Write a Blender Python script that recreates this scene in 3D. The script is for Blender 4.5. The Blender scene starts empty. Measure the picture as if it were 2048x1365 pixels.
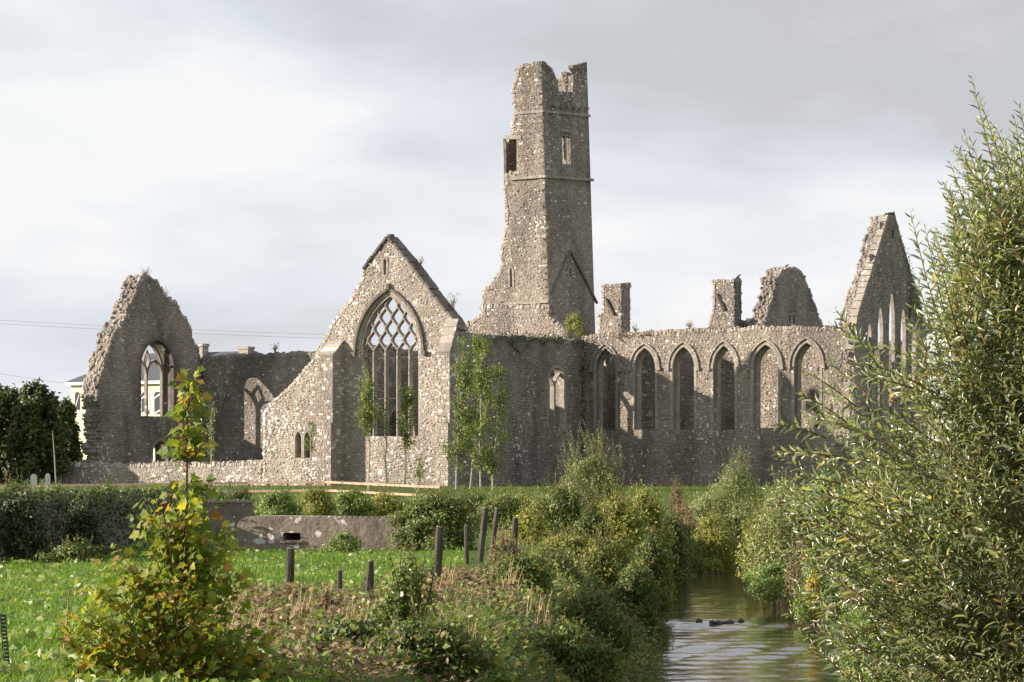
import bpy, math, random
import numpy as np
from mathutils import Vector, Matrix
from mathutils.geometry import tessellate_polygon

random.seed(7); rng = np.random.default_rng(7)
sc = bpy.context.scene
C = sc.collection
R = math.radians

# ------------------------------------------------------------------ camera, sky, sun
F = 7500.0           # focal length in photograph pixels (2048 wide)
HY = 950.0           # photograph row of the horizon
ZC = 0.59            # eye height above the priory's ground
cam_d = bpy.data.cameras.new('camera'); cam = bpy.data.objects.new('camera', cam_d); C.objects.link(cam)
cam.location = (0, 0, ZC); cam.rotation_euler = (R(90), 0, 0)
cam_d.sensor_width = 36; cam_d.lens = 36 * F / 2048
cam_d.shift_y = (HY - 682.5) / 2048
cam_d.clip_start = 0.5; cam_d.clip_end = 9000
sc.camera = cam

DS = np.array([0.809, -0.588]); DE = np.array([0.588, 0.809])   # the priory's east and north
TH = R(54); SUN_EL = R(17.8)
hx, hy = math.sin(TH) * DS + math.cos(TH) * DE
sun_dir = Vector((hx * math.cos(SUN_EL), hy * math.cos(SUN_EL), -math.sin(SUN_EL)))
sun_az = math.atan2(-hx, -hy)
sun_d = bpy.data.lights.new('sun', 'SUN'); sun = bpy.data.objects.new('sun', sun_d); C.objects.link(sun)
sun_d.energy = 5.0; sun_d.angle = R(0.55); sun_d.color = (1.0, 0.88, 0.75)
sun.rotation_euler = sun_dir.to_track_quat('-Z', 'Y').to_euler()
sun.location = (-60, 0, 60)

w = bpy.data.worlds.new('World'); sc.world = w; w.use_nodes = True
nt = w.node_tree; nt.nodes.clear()
def N(t, kind, **kw):
    n = t.nodes.new(kind)
    for k, v in kw.items(): setattr(n, k, v)
    return n
out = N(nt, 'ShaderNodeOutputWorld'); bg = N(nt, 'ShaderNodeBackground'); bg.inputs['Strength'].default_value = 0.1
sky = N(nt, 'ShaderNodeTexSky', sky_type='NISHITA'); sky.sun_disc = False
sky.sun_elevation = SUN_EL; sky.sun_rotation = sun_az; sky.air_density = 1.0; sky.dust_density = 1.5
tc = N(nt, 'ShaderNodeTexCoord'); sep = N(nt, 'ShaderNodeSeparateXYZ'); nt.links.new(tc.outputs['Generated'], sep.inputs[0])
def mth(t, op, a, b=None, c=None):
    n = N(t, 'ShaderNodeMath', operation=op)
    for i, v in enumerate((a, b, c)):
        if v is None: continue
        if isinstance(v, (int, float)): n.inputs[i].default_value = v
        else: t.links.new(v, n.inputs[i])
    return n.outputs[0]
zz = mth(nt, 'ADD', mth(nt, 'ABSOLUTE', sep.outputs[2]), 0.26)
cx = mth(nt, 'DIVIDE', sep.outputs[0], zz); cy = mth(nt, 'DIVIDE', sep.outputs[1], zz)
comb = N(nt, 'ShaderNodeCombineXYZ'); nt.links.new(cx, comb.inputs[0]); nt.links.new(cy, comb.inputs[1])
def cloud_noise(scale, detail, loc, rough=0.55):
    mp = N(nt, 'ShaderNodeMapping'); mp.inputs['Location'].default_value = loc
    nt.links.new(comb.outputs[0], mp.inputs[0])
    n = N(nt, 'ShaderNodeTexNoise'); n.inputs['Scale'].default_value = scale; n.inputs['Detail'].default_value = detail
    n.inputs['Roughness'].default_value = rough; n.inputs['Distortion'].default_value = 0.25
    nt.links.new(mp.outputs[0], n.inputs['Vector']); return n.outputs['Fac']
big = cloud_noise(1.0, 4, (5.2, 1.3, 0), 0.5); fine = cloud_noise(4.0, 5, (4.0, 1.0, 0), 0.55)
mixn = mth(nt, 'ADD', mth(nt, 'MULTIPLY', big, 0.74), mth(nt, 'MULTIPLY', fine, 0.26))
# a grey deck overhead with a ragged lower edge, brighter cloud below it towards the horizon
deck = N(nt, 'ShaderNodeMapRange', interpolation_type='SMOOTHSTEP'); deck.inputs['From Min'].default_value = 0.070; deck.inputs['From Max'].default_value = 0.118
deck.inputs['To Min'].default_value = 0.0; deck.inputs['To Max'].default_value = 0.095
nt.links.new(mth(nt, 'ADD', sep.outputs[2], mth(nt, 'MULTIPLY', mth(nt, 'SUBTRACT', big, 0.5), -0.22)), deck.inputs['Value'])
mixn = mth(nt, 'SUBTRACT', mth(nt, 'ADD', mixn, 0.05), deck.outputs[0])
ramp = N(nt, 'ShaderNodeValToRGB'); nt.links.new(mixn, ramp.inputs[0])
cr = ramp.color_ramp
cr.elements[0].position = 0.36; cr.elements[0].color = (2.85, 2.88, 3.05, 1)
cr.elements[1].position = 0.565; cr.elements[1].color = (4.55, 4.6, 4.65, 1)
e = cr.elements.new(0.455); e.color = (3.6, 3.78, 4.08, 1)
cov = N(nt, 'ShaderNodeMapRange'); cov.inputs['From Min'].default_value = 0.30; cov.inputs['From Max'].default_value = 0.5
cov.inputs['To Min'].default_value = 0.86; cov.inputs['To Max'].default_value = 1.0
nt.links.new(fine, cov.inputs['Value'])
# broken cloud: gaps close up towards the horizon, open up overhead
el_ = N(nt, 'ShaderNodeMapRange'); el_.inputs['From Min'].default_value = 0.15; el_.inputs['From Max'].default_value = 0.8
el_.inputs['To Min'].default_value = 0.86; el_.inputs['To Max'].default_value = 0.30
nt.links.new(sep.outputs[2], el_.inputs['Value']); nt.links.new(el_.outputs[0], cov.inputs['To Min'])
mx = N(nt, 'ShaderNodeMixRGB'); nt.links.new(cov.outputs[0], mx.inputs[0]); nt.links.new(sky.outputs[0], mx.inputs[1]); nt.links.new(ramp.outputs[0], mx.inputs[2])
nt.links.new(mx.outputs[0], bg.inputs['Color']); nt.links.new(bg.outputs[0], out.inputs[0])

sc.view_settings.view_transform = 'Standard'; sc.view_settings.look = 'None'
sc.view_settings.exposure = 1.05; sc.view_settings.gamma = 1.0; sc.view_settings.use_curve_mapping = False
sc.render.engine = 'CYCLES'
sc.cycles.max_bounces = 6; sc.cycles.transparent_max_bounces = 8

# ------------------------------------------------------------------ materials
def new_mat(name):
    m = bpy.data.materials.new(name); m.use_nodes = True
    t = m.node_tree; t.nodes.clear()
    o = N(t, 'ShaderNodeOutputMaterial'); b = N(t, 'ShaderNodeBsdfPrincipled'); t.links.new(b.outputs[0], o.inputs[0])
    return m, t, b, o
def set_ramp(t, fac, stops, interp='LINEAR'):
    r = N(t, 'ShaderNodeValToRGB'); r.color_ramp.interpolation = interp
    el = r.color_ramp.elements
    el[0].position, el[0].color = stops[0][0], (*stops[0][1], 1)
    el[1].position, el[1].color = stops[-1][0], (*stops[-1][1], 1)
    for p, c in stops[1:-1]:
        x = el.new(p); x.color = (*c, 1)
    t.links.new(fac, r.inputs[0]); return r.outputs[0]
def obj_coord(t):
    g = N(t, 'ShaderNodeNewGeometry'); return g.outputs['Position']
def noise(t, vec, scale, detail=4, rough=0.55, dist=0.0):
    n = N(t, 'ShaderNodeTexNoise'); n.inputs['Scale'].default_value = scale; n.inputs['Detail'].default_value = detail
    n.inputs['Roughness'].default_value = rough; n.inputs['Distortion'].default_value = dist
    t.links.new(vec, n.inputs['Vector']); return n.outputs['Fac']
def mixc(t, fac, a, b, mode='MIX'):
    n = N(t, 'ShaderNodeMixRGB', blend_type=mode)
    for i, v in enumerate((fac, a, b)):
        if isinstance(v, (int, float)): n.inputs[i].default_value = v
        elif isinstance(v, tuple): n.inputs[i].default_value = (*v, 1)
        else: t.links.new(v, n.inputs[i])
    return n.outputs[0]
def island_random(t):
    g = N(t, 'ShaderNodeNewGeometry'); o = N(t, 'ShaderNodeObjectInfo')
    return mth(t, 'FRACT', mth(t, 'ADD', g.outputs['Random Per Island'], mth(t, 'MULTIPLY', o.outputs['Random'], 7.31)))
def bump(t, b, h, strength, dist):
    n = N(t, 'ShaderNodeBump'); n.inputs['Strength'].default_value = strength; n.inputs['Distance'].default_value = dist
    t.links.new(h, n.inputs['Height']); t.links.new(n.outputs[0], b.inputs['Normal'])

def stone_material(name, tint, lichen=0.08, dark=0.5, individual=True, moss=0.0):
    tint = (tint[0] * .93, tint[1] * .905, tint[2] * .92)
    """Grey-brown limestone: every stone its own shade, white lichen blotches, damp streaks."""
    m, t, b, o = new_mat(name)
    p = obj_coord(t)
    if individual:
        r = island_random(t)
        base = set_ramp(t, r, [(0.0, (0.245, 0.228, 0.203)), (0.2, (0.275, 0.255, 0.227)), (0.6, (0.30, 0.277, 0.246)), (0.85, (0.322, 0.298, 0.265)), (1.0, (0.365, 0.337, 0.30))])
    else:
        base = set_ramp(t, noise(t, p, 2.5, 6, 0.65), [(0.3, (0.21, 0.195, 0.172)), (0.55, (0.275, 0.253, 0.222)), (0.75, (0.335, 0.31, 0.275))])
    mp = N(t, 'ShaderNodeMapping'); mp.inputs['Scale'].default_value = (1, 1, 0.35); t.links.new(p, mp.inputs[0])
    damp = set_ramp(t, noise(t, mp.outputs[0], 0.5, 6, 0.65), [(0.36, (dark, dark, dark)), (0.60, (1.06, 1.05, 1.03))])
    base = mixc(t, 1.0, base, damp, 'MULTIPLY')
    grain = set_ramp(t, noise(t, p, 14, 5, 0.7), [(0.3, (0.78, 0.78, 0.78)), (0.7, (1.16, 1.16, 1.16))])
    base = mixc(t, 1.0, base, grain, 'MULTIPLY')
    base = mixc(t, 1.0, base, tuple(v * 1.15 for v in tint), 'MULTIPLY')
    if moss:
        mf = set_ramp(t, noise(t, p, 0.9, 6, 0.7), [(0.55, (0, 0, 0)), (0.66, (moss, moss, moss))])
        base = mixc(t, mf, base, (0.075, 0.08, 0.03))
    # round white lichen
    l1 = noise(t, p, 5.2, 2, 0.5, 0.3); l2 = noise(t, p, 0.33, 3, 0.5)
    lo = 0.705 - 0.62 * lichen
    lsum = mth(t, 'ADD', l1, mth(t, 'MULTIPLY', mth(t, 'SUBTRACT', l2, 0.5), 0.45))
    lf = set_ramp(t, lsum, [(lo, (0, 0, 0)), (lo + 0.035, (0.85, 0.85, 0.85))])
    base = mixc(t, lf, base, (0.70, 0.68, 0.63))
    if individual:
        wr = mth(t, 'FRACT', mth(t, 'MULTIPLY', r, 91.7))
        wf = set_ramp(t, wr, [(1 - lichen * 0.8, (0, 0, 0)), (1 - lichen * 0.8 + 0.01, (0.75, 0.75, 0.75))])
        base = mixc(t, wf, base, (0.66, 0.63, 0.57))
    t.links.new(base, b.inputs['Base Color']); b.inputs['Roughness'].default_value = 0.93
    b.inputs['Specular IOR Level'].default_value = 0.15
    bump(t, b, mth(t, 'ADD', noise(t, p, 11, 6, 0.7), mth(t, 'MULTIPLY', noise(t, p, 3.5, 4), 1.2)), 0.7, 0.05)
    return m

TAN = (1.0, 0.97, 0.93); PALE = (1.08, 1.05, 1.02); GREYC = (0.96, 0.97, 0.98); DARKT = (0.96, 0.95, 0.94)
M = {}
M['transept'] = stone_material('pale lichened rubble', PALE, 0.115, 0.72)
M['tower'] = stone_material('tower rubble', TAN, 0.035, 0.60)
M['choir'] = stone_material('choir rubble', (1.0, 0.955, 0.89), 0.03, 0.55, moss=0.35)
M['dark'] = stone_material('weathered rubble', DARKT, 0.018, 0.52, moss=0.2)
M['mortar'] = stone_material('mortar and core', (0.90, 0.87, 0.83), 0.06, 0.55, individual=False)
M['mortar_pale'] = stone_material('pale mortar', (1.12, 1.09, 1.04), 0.13, 0.75, individual=False)
M['dressed'] = stone_material('dressed limestone', (1.18, 1.17, 1.15), 0.03, 0.75, individual=False)
M['dressed_dark'] = stone_material('dark dressed limestone', (0.62, 0.62, 0.63), 0.02, 0.6, individual=False)
M['concrete'] = stone_material('old concrete', (1.0, 0.93, 0.84), 0.05, 0.6, individual=False, moss=0.25)
M['concrete_dark'] = stone_material('dark old concrete', (0.72, 0.68, 0.64), 0.03, 0.6, individual=False)

def plain(name, col, rough=0.8, nscale=6.0, amp=0.35, bumpd=0.0, spec=0.3, stretch=(1, 1, 1)):
    m, t, b, o = new_mat(name); p = obj_coord(t)
    mp = N(t, 'ShaderNodeMapping'); mp.inputs['Scale'].default_value = stretch; t.links.new(p, mp.inputs[0])
    f = noise(t, mp.outputs[0], nscale, 6, 0.65)
    c = set_ramp(t, f, [(0.3, tuple(x * (1 - amp) for x in col)), (0.7, tuple(x * (1 + amp) for x in col))])
    t.links.new(c, b.inputs['Base Color']); b.inputs['Roughness'].default_value = rough; b.inputs['Specular IOR Level'].default_value = spec
    if bumpd: bump(t, b, f, 0.8, bumpd)
    return m
M['bark'] = plain('brown bark', (0.11, 0.075, 0.05), 0.85, 30, 0.5, 0.01)
M['birch'] = plain('pale bark', (0.36, 0.32, 0.26), 0.8, 9, 0.45, 0.01)
M['twig'] = plain('reddish twig', (0.16, 0.085, 0.045), 0.7, 30, 0.4)
M['dead_twig'] = plain('dry stalk', (0.30, 0.21, 0.12), 0.85, 20, 0.4)
M['straw'] = plain('pale dry straw', (0.42, 0.31, 0.17), 0.8, 15, 0.4)
M['post'] = plain('weathered post wood', (0.075, 0.066, 0.055), 0.9, 14, 0.5, 0.02, 0.1, (1, 1, 0.12))
M['post_top'] = plain('sawn post end', (0.22, 0.19, 0.15), 0.9, 30, 0.4, 0.01, 0.1)
M['rail'] = plain('new timber rail', (0.40, 0.28, 0.20), 0.8, 9, 0.25, 0.01, 0.2)
M['rail_shaded'] = plain('shade-darkened timber rail', (0.19, 0.145, 0.11), 0.85, 9, 0.3, 0.01, 0.2)  # darker brown stands in for shade on the fence's left run
M['stake'] = plain('dark perforated metal', (0.05, 0.05, 0.05), 0.6, 9, 0.3, 0.0, 0.4)
M['cream'] = plain('cream render', (0.70, 0.65, 0.46), 0.9, 1.2, 0.06)
M['slate'] = plain('roof slate', (0.085, 0.09, 0.10), 0.7, 5, 0.25, 0.01)
M['white'] = plain('white paint', (0.72, 0.72, 0.70), 0.6, 2, 0.08)
M['glass'] = plain('dark window glass', (0.05, 0.055, 0.06), 0.15, 2, 0.2, 0, 0.6)
M['grave'] = plain('pale headstone', (0.58, 0.56, 0.50), 0.9, 8, 0.25, 0.01)
M['iron'] = plain('old iron bar', (0.06, 0.05, 0.045), 0.8, 9, 0.3)
M['bird'] = plain('black feathers', (0.025, 0.025, 0.03), 0.6, 9, 0.3)
M['wire'] = plain('grey cable', (0.34, 0.35, 0.37), 0.6, 2, 0.1)
M['wetrock'] = plain('wet river rock', (0.035, 0.03, 0.025), 0.3, 8, 0.4, 0.03, 0.5)

def leaf_material(name, stops, rough=0.38, trans=0.30, spec=0.5):
    m, t, b, o = new_mat(name)
    r = island_random(t)
    c = set_ramp(t, r, stops)
    p = obj_coord(t)
    v = set_ramp(t, noise(t, p, 1.1, 3), [(0.3, (0.75, 0.78, 0.75)), (0.7, (1.22, 1.2, 1.15))])
    c = mixc(t, 1.0, c, v, 'MULTIPLY')
    t.links.new(c, b.inputs['Base Color']); b.inputs['Roughness'].default_value = rough; b.inputs['Specular IOR Level'].default_value = spec
    tr = N(t, 'ShaderNodeBsdfTranslucent'); c2 = mixc(t, 1.0, c, (1.45, 1.5, 0.7), 'MULTIPLY'); t.links.new(c2, tr.inputs['Color'])
    ms = N(t, 'ShaderNodeMixShader'); ms.inputs[0].default_value = trans
    t.links.new(b.outputs[0], ms.inputs[1]); t.links.new(tr.outputs[0], ms.inputs[2]); t.links.new(ms.outputs[0], o.inputs[0])
    return m
M['willow'] = leaf_material('willow leaf', [(0, (0.115, 0.15, 0.06)), (0.4, (0.175, 0.21, 0.095)), (0.75, (0.235, 0.265, 0.14)), (0.93, (0.33, 0.345, 0.23)), (0.975, (0.38, 0.32, 0.11)), (1, (0.28, 0.17, 0.06))], 0.30, 0.45, 0.7)
M['maple'] = leaf_material('maple leaf', [(0, (0.09, 0.145, 0.024)), (0.45, (0.17, 0.225, 0.034)), (0.7, (0.26, 0.285, 0.042)), (0.88, (0.42, 0.35, 0.05)), (0.96, (0.38, 0.20, 0.05)), (1, (0.20, 0.10, 0.04))], 0.52, 0.45, 0.28)
M['bramble'] = leaf_material('bramble leaf', [(0, (0.047, 0.078, 0.022)), (0.45, (0.093, 0.139, 0.034)), (0.8, (0.155, 0.202, 0.047)), (0.95, (0.265, 0.217, 0.047)), (1, (0.233, 0.109, 0.047))], 0.48, 0.38, 0.32)
M['olive'] = leaf_material('olive shrub leaf', [(0, (0.094, 0.131, 0.034)), (0.45, (0.196, 0.233, 0.056)), (0.8, (0.335, 0.335, 0.074)), (0.95, (0.485, 0.392, 0.084)), (1, (0.372, 0.186, 0.074))], 0.48, 0.38, 0.32)
M['sallow'] = leaf_material('grey willow leaf', [(0, (0.119, 0.151, 0.051)), (0.5, (0.220, 0.261, 0.092)), (0.85, (0.355, 0.389, 0.169)), (1, (0.473, 0.423, 0.186))], 0.38, 0.38, 0.5)
M['poplar'] = leaf_material('poplar leaf', [(0, (0.069, 0.112, 0.026)), (0.5, (0.127, 0.179, 0.040)), (0.85, (0.219, 0.246, 0.066)), (1, (0.322, 0.269, 0.079))], 0.40, 0.38, 0.45)
M['weed'] = leaf_material('lush weed leaf', [(0, (0.075, 0.133, 0.022)), (0.5, (0.133, 0.223, 0.037)), (0.9, (0.223, 0.312, 0.075)), (1, (0.372, 0.327, 0.089))], 0.4, 0.38, 0.5)
M['dense'] = leaf_material('dark tree leaf', [(0, (0.035, 0.055, 0.018)), (0.5, (0.06, 0.085, 0.026)), (0.9, (0.095, 0.12, 0.036)), (1, (0.13, 0.125, 0.04))], 0.5, 0.25, 0.3)
M['rust'] = leaf_material('dead dock leaf', [(0, (0.075, 0.05, 0.035)), (0.5, (0.20, 0.135, 0.09)), (0.85, (0.33, 0.235, 0.155)), (1, (0.15, 0.14, 0.045))], 0.7, 0.2, 0.2)
M['yellow'] = leaf_material('yellow autumn leaf', [(0, (0.238, 0.208, 0.045)), (0.5, (0.475, 0.372, 0.059)), (1, (0.600, 0.416, 0.075))], 0.5, 0.3, 0.3)
M['ivy'] = leaf_material('ivy leaf', [(0, (0.022, 0.036, 0.014)), (0.6, (0.048, 0.072, 0.024)), (1, (0.084, 0.114, 0.036))], 0.5, 0.15, 0.3)
M['grass'] = leaf_material('meadow grass', [(0, (0.074, 0.149, 0.016)), (0.5, (0.121, 0.236, 0.027)), (0.85, (0.176, 0.297, 0.041)), (1, (0.297, 0.324, 0.081))], 0.5, 0.35, 0.3)
M['bankgrass'] = leaf_material('rank bank grass', [(0, (0.054, 0.095, 0.027)), (0.5, (0.101, 0.149, 0.041)), (0.85, (0.189, 0.203, 0.061)), (1, (0.378, 0.297, 0.121))], 0.5, 0.3, 0.3)
M['docks'] = leaf_material('pale field weed', [(0, (0.09, 0.15, 0.03)), (0.5, (0.17, 0.245, 0.055)), (0.85, (0.27, 0.32, 0.11)), (1, (0.38, 0.33, 0.16))], 0.42, 0.35, 0.3)

# ------------------------------------------------------------------ scene-graph helpers
ORIG = {}
def root(name, label, cat, loc, group=None):
    o = bpy.data.objects.new(name, None); C.objects.link(o); o.location = loc; o.empty_display_size = 0.3
    o['label'] = label; o['category'] = cat
    if group: o['group'] = group
    ORIG[o.name] = np.array(loc, float); return o
def origin(o):
    return np.zeros(3) if o is None else ORIG[o.name]
def mesh_from(name, V, faces):
    me = bpy.data.meshes.new(name); me.from_pydata([tuple(v) for v in V], [], faces); me.update(); return me
def tri_mesh(name, V, T):
    """fast path for big triangle or quad soups (T: (n,k) int array)"""
    V = np.ascontiguousarray(V, np.float32); T = np.ascontiguousarray(T, np.int32); k = T.shape[1]
    me = bpy.data.meshes.new(name)
    me.vertices.add(len(V)); me.vertices.foreach_set('co', V.ravel())
    me.loops.add(T.size); me.loops.foreach_set('vertex_index', T.ravel())
    me.polygons.add(len(T)); me.polygons.foreach_set('loop_start', np.arange(0, T.size, k, dtype=np.int32))
    me.update(calc_edges=True); return me
def part(name, me, mat, parent=None, stuff=False, label=None, loc=None):
    o = bpy.data.objects.new(name, me); C.objects.link(o)
    if mat is not None and not me.materials: me.materials.append(mat)
    if parent is not None:
        o.parent = parent
        ORIG[o.name] = origin(parent)
    else: ORIG[o.name] = np.zeros(3)
    if loc is not None: o.location = loc
    if stuff: o['kind'] = 'stuff'
    if label: o['label'] = label
    return o
class MB:
    """collects faces in world coordinates, builds one mesh"""
    def __init__(s): s.V = []; s.Fc = []
    def add(s, V, faces):
        b = len(s.V); s.V += [tuple(v) for v in V]; s.Fc += [tuple(i + b for i in f) for f in faces]
    def hexa(s, P):   # 8 points: bottom ring 0-3, top ring 4-7
        s.add(P, [(3, 2, 1, 0), (4, 5, 6, 7), (0, 1, 5, 4), (1, 2, 6, 5), (2, 3, 7, 6), (3, 0, 4, 7)])
    def box(s, a, b):
        x0, y0, z0 = a; x1, y1, z1 = b
        s.hexa([(x0, y0, z0), (x1, y0, z0), (x1, y1, z0), (x0, y1, z0), (x0, y0, z1), (x1, y0, z1), (x1, y1, z1), (x0, y1, z1)])
    def tube(s, pts, radii, n=5, cap=True):
        pts = [Vector(p) for p in pts]; m = len(pts); V = []; Fs = []
        up = Vector((0.13, 0.31, 0.94))
        for i, p in enumerate(pts):
            d = (pts[min(i + 1, m - 1)] - pts[max(i - 1, 0)]).normalized()
            a = d.cross(up)
            if a.length < 1e-3: a = d.cross(Vector((1, 0, 0)))
            a.normalize(); b = d.cross(a)
            r = radii[i] if hasattr(radii, '__len__') else radii
            for k in range(n):
                t = 2 * math.pi * k / n; V.append(p + a * (r * math.cos(t)) + b * (r * math.sin(t)))
        for i in range(m - 1):
            for k in range(n):
                k2 = (k + 1) % n
                Fs.append((i * n + k, i * n + k2, (i + 1) * n + k2, (i + 1) * n + k))
        if cap:
            Fs.append(tuple(range(n - 1, -1, -1))); Fs.append(tuple((m - 1) * n + k for k in range(n)))
        s.add(V, Fs)
    def build(s, name, mat, parent=None, **kw):
        o0 = origin(parent)
        V = [(v[0] - o0[0], v[1] - o0[1], v[2] - o0[2]) for v in s.V]
        return part(name, mesh_from(name, V, s.Fc), mat, parent, **kw)

# ------------------------------------------------------------------ the priory's wall planes
O = np.array([-3.173, 200.0])
class Plane:
    """S: a wall facing south (u runs east) at north-offset c.  E: a wall facing east (u runs north) at east-offset c."""
    def __init__(s, kind, c):
        s.kind, s.c = kind, c
        if kind == 'S': s.base = O + c * DE; s.dir = DS; s.nrm = -DE
        else: s.base = O + c * DS; s.dir = DE; s.nrm = DS
    def uv(s, px, py):
        """where the sight line of a photograph pixel meets this wall"""
        xp = (px - 1024) / F
        u = (xp * s.base[1] - s.base[0]) / (s.dir[0] - xp * s.dir[1])
        y = s.base[1] + u * s.dir[1]
        return u, ZC + (HY - py) / F * y
    def w(s, u, z, d=0.0):
        p = s.base + u * s.dir + d * s.nrm
        return (p[0], p[1], z)
    def W(s, u, z, d):
        u, z, d = np.broadcast_arrays(u, z, d)
        return np.stack([s.base[0] + u * s.dir[0] + d * s.nrm[0], s.base[1] + u * s.dir[1] + d * s.nrm[1], z], -1)
def EN(e, n, z): p = O + e * DS + n * DE; return (p[0], p[1], z)
def en_of(px, D): x = (px - 1024) / F * D - O[0]; y = D - O[1]; return x * DS[0] + y * DS[1], x * DE[0] + y * DE[1]
def at(px, D, py=None):
    x = (px - 1024) / F * D
    return (x, D, ground(x, D) if py is None else ZC + (HY - py) / F * D)

def inside(P, poly):
    x, y = P[:, 0], P[:, 1]; c = np.zeros(len(P), bool); n = len(poly)
    for i in range(n):
        x1, y1 = poly[i]; x2, y2 = poly[(i + 1) % n]
        if y1 == y2: continue
        m = ((y1 > y) != (y2 > y)) & (x < (x2 - x1) * (y - y1) / (y2 - y1) + x1)
        c ^= m
    return c
def arch(u0, u1, zs, za, n=8):
    """points of a pointed arch from (u0,zs) over the apex to (u1,zs)"""
    hw = (u1 - u0) / 2; h = max(za - zs, 0.05); um = (u0 + u1) / 2; Rr = (hw * hw + h * h) / (2 * hw)
    a1 = math.asin(min(1, h / Rr)) if h <= Rr else math.pi / 2
    left = []
    for i in range(n + 1):
        a = a1 * i / n
        left.append((u0 + Rr - Rr * math.cos(a), zs + Rr * math.sin(a)))
    left[-1] = (um, za)
    return left + [(2 * um - u, z) for u, z in left[-2::-1]]
def arch_hole(u0, u1, zb, zs, za, n=6): return [(u0, zb)] + arch(u0, u1, zs, za, n) + [(u1, zb)]

STONE_MESHES = []
def make_stone_meshes():
    for k in range(8):
        r = random.Random(k); V = []
        for d, ins in ((0, 0.0), (1, 0.07)):
            for (sx, sz) in ((-.5, -.5), (.5, -.5), (.5, .5), (-.5, .5)):
                j = lambda a: r.uniform(-a, a)
                V.append((sx * (1 - 2 * ins * r.uniform(.5, 1.6)) + j(.05), (0 if d == 0 else 1 + j(.25)), sz * (1 - 2 * ins * r.uniform(.6, 2.0)) + j(.06)))
        Fs = [(0, 1, 2, 3), (7, 6, 5, 4), (4, 5, 1, 0), (5, 6, 2, 1), (6, 7, 3, 2), (7, 4, 0, 3)]
        STONE_MESHES.append(mesh_from('stone', V, Fs))
make_stone_meshes()
STONE_BY_MAT = {}
def stone_mesh(k, mat):
    key = (k, mat.name)
    if key not in STONE_BY_MAT:
        me = STONE_MESHES[k].copy(); me.materials.clear(); me.materials.append(mat); STONE_BY_MAT[key] = me
    return STONE_BY_MAT[key]

def rough_outline(pts, flags, amp, seg=0.34):
    outp = []; n = len(pts); rr = []
    for i in range(n):
        a, b = pts[i], pts[(i + 1) % n]; L = math.hypot(b[0] - a[0], b[1] - a[1])
        straight = flags[i] or (a[1] < 0.3 and b[1] < 0.3)
        outp.append(a); rr.append(not straight)
        if straight or L < seg: continue
        k = max(2, int(L / seg)); nx, nz = -(b[1] - a[1]) / L, (b[0] - a[0]) / L; off = 0
        for j in range(1, k):
            if j % 2 or random.random() < .35: off = random.uniform(-amp, amp)
            t = (j + random.uniform(-.25, .25)) / k
            outp.append((a[0] + (b[0] - a[0]) * t + nx * off, a[1] + (b[1] - a[1]) * t + nz * off)); rr.append(True)
    return outp, rr

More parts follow.
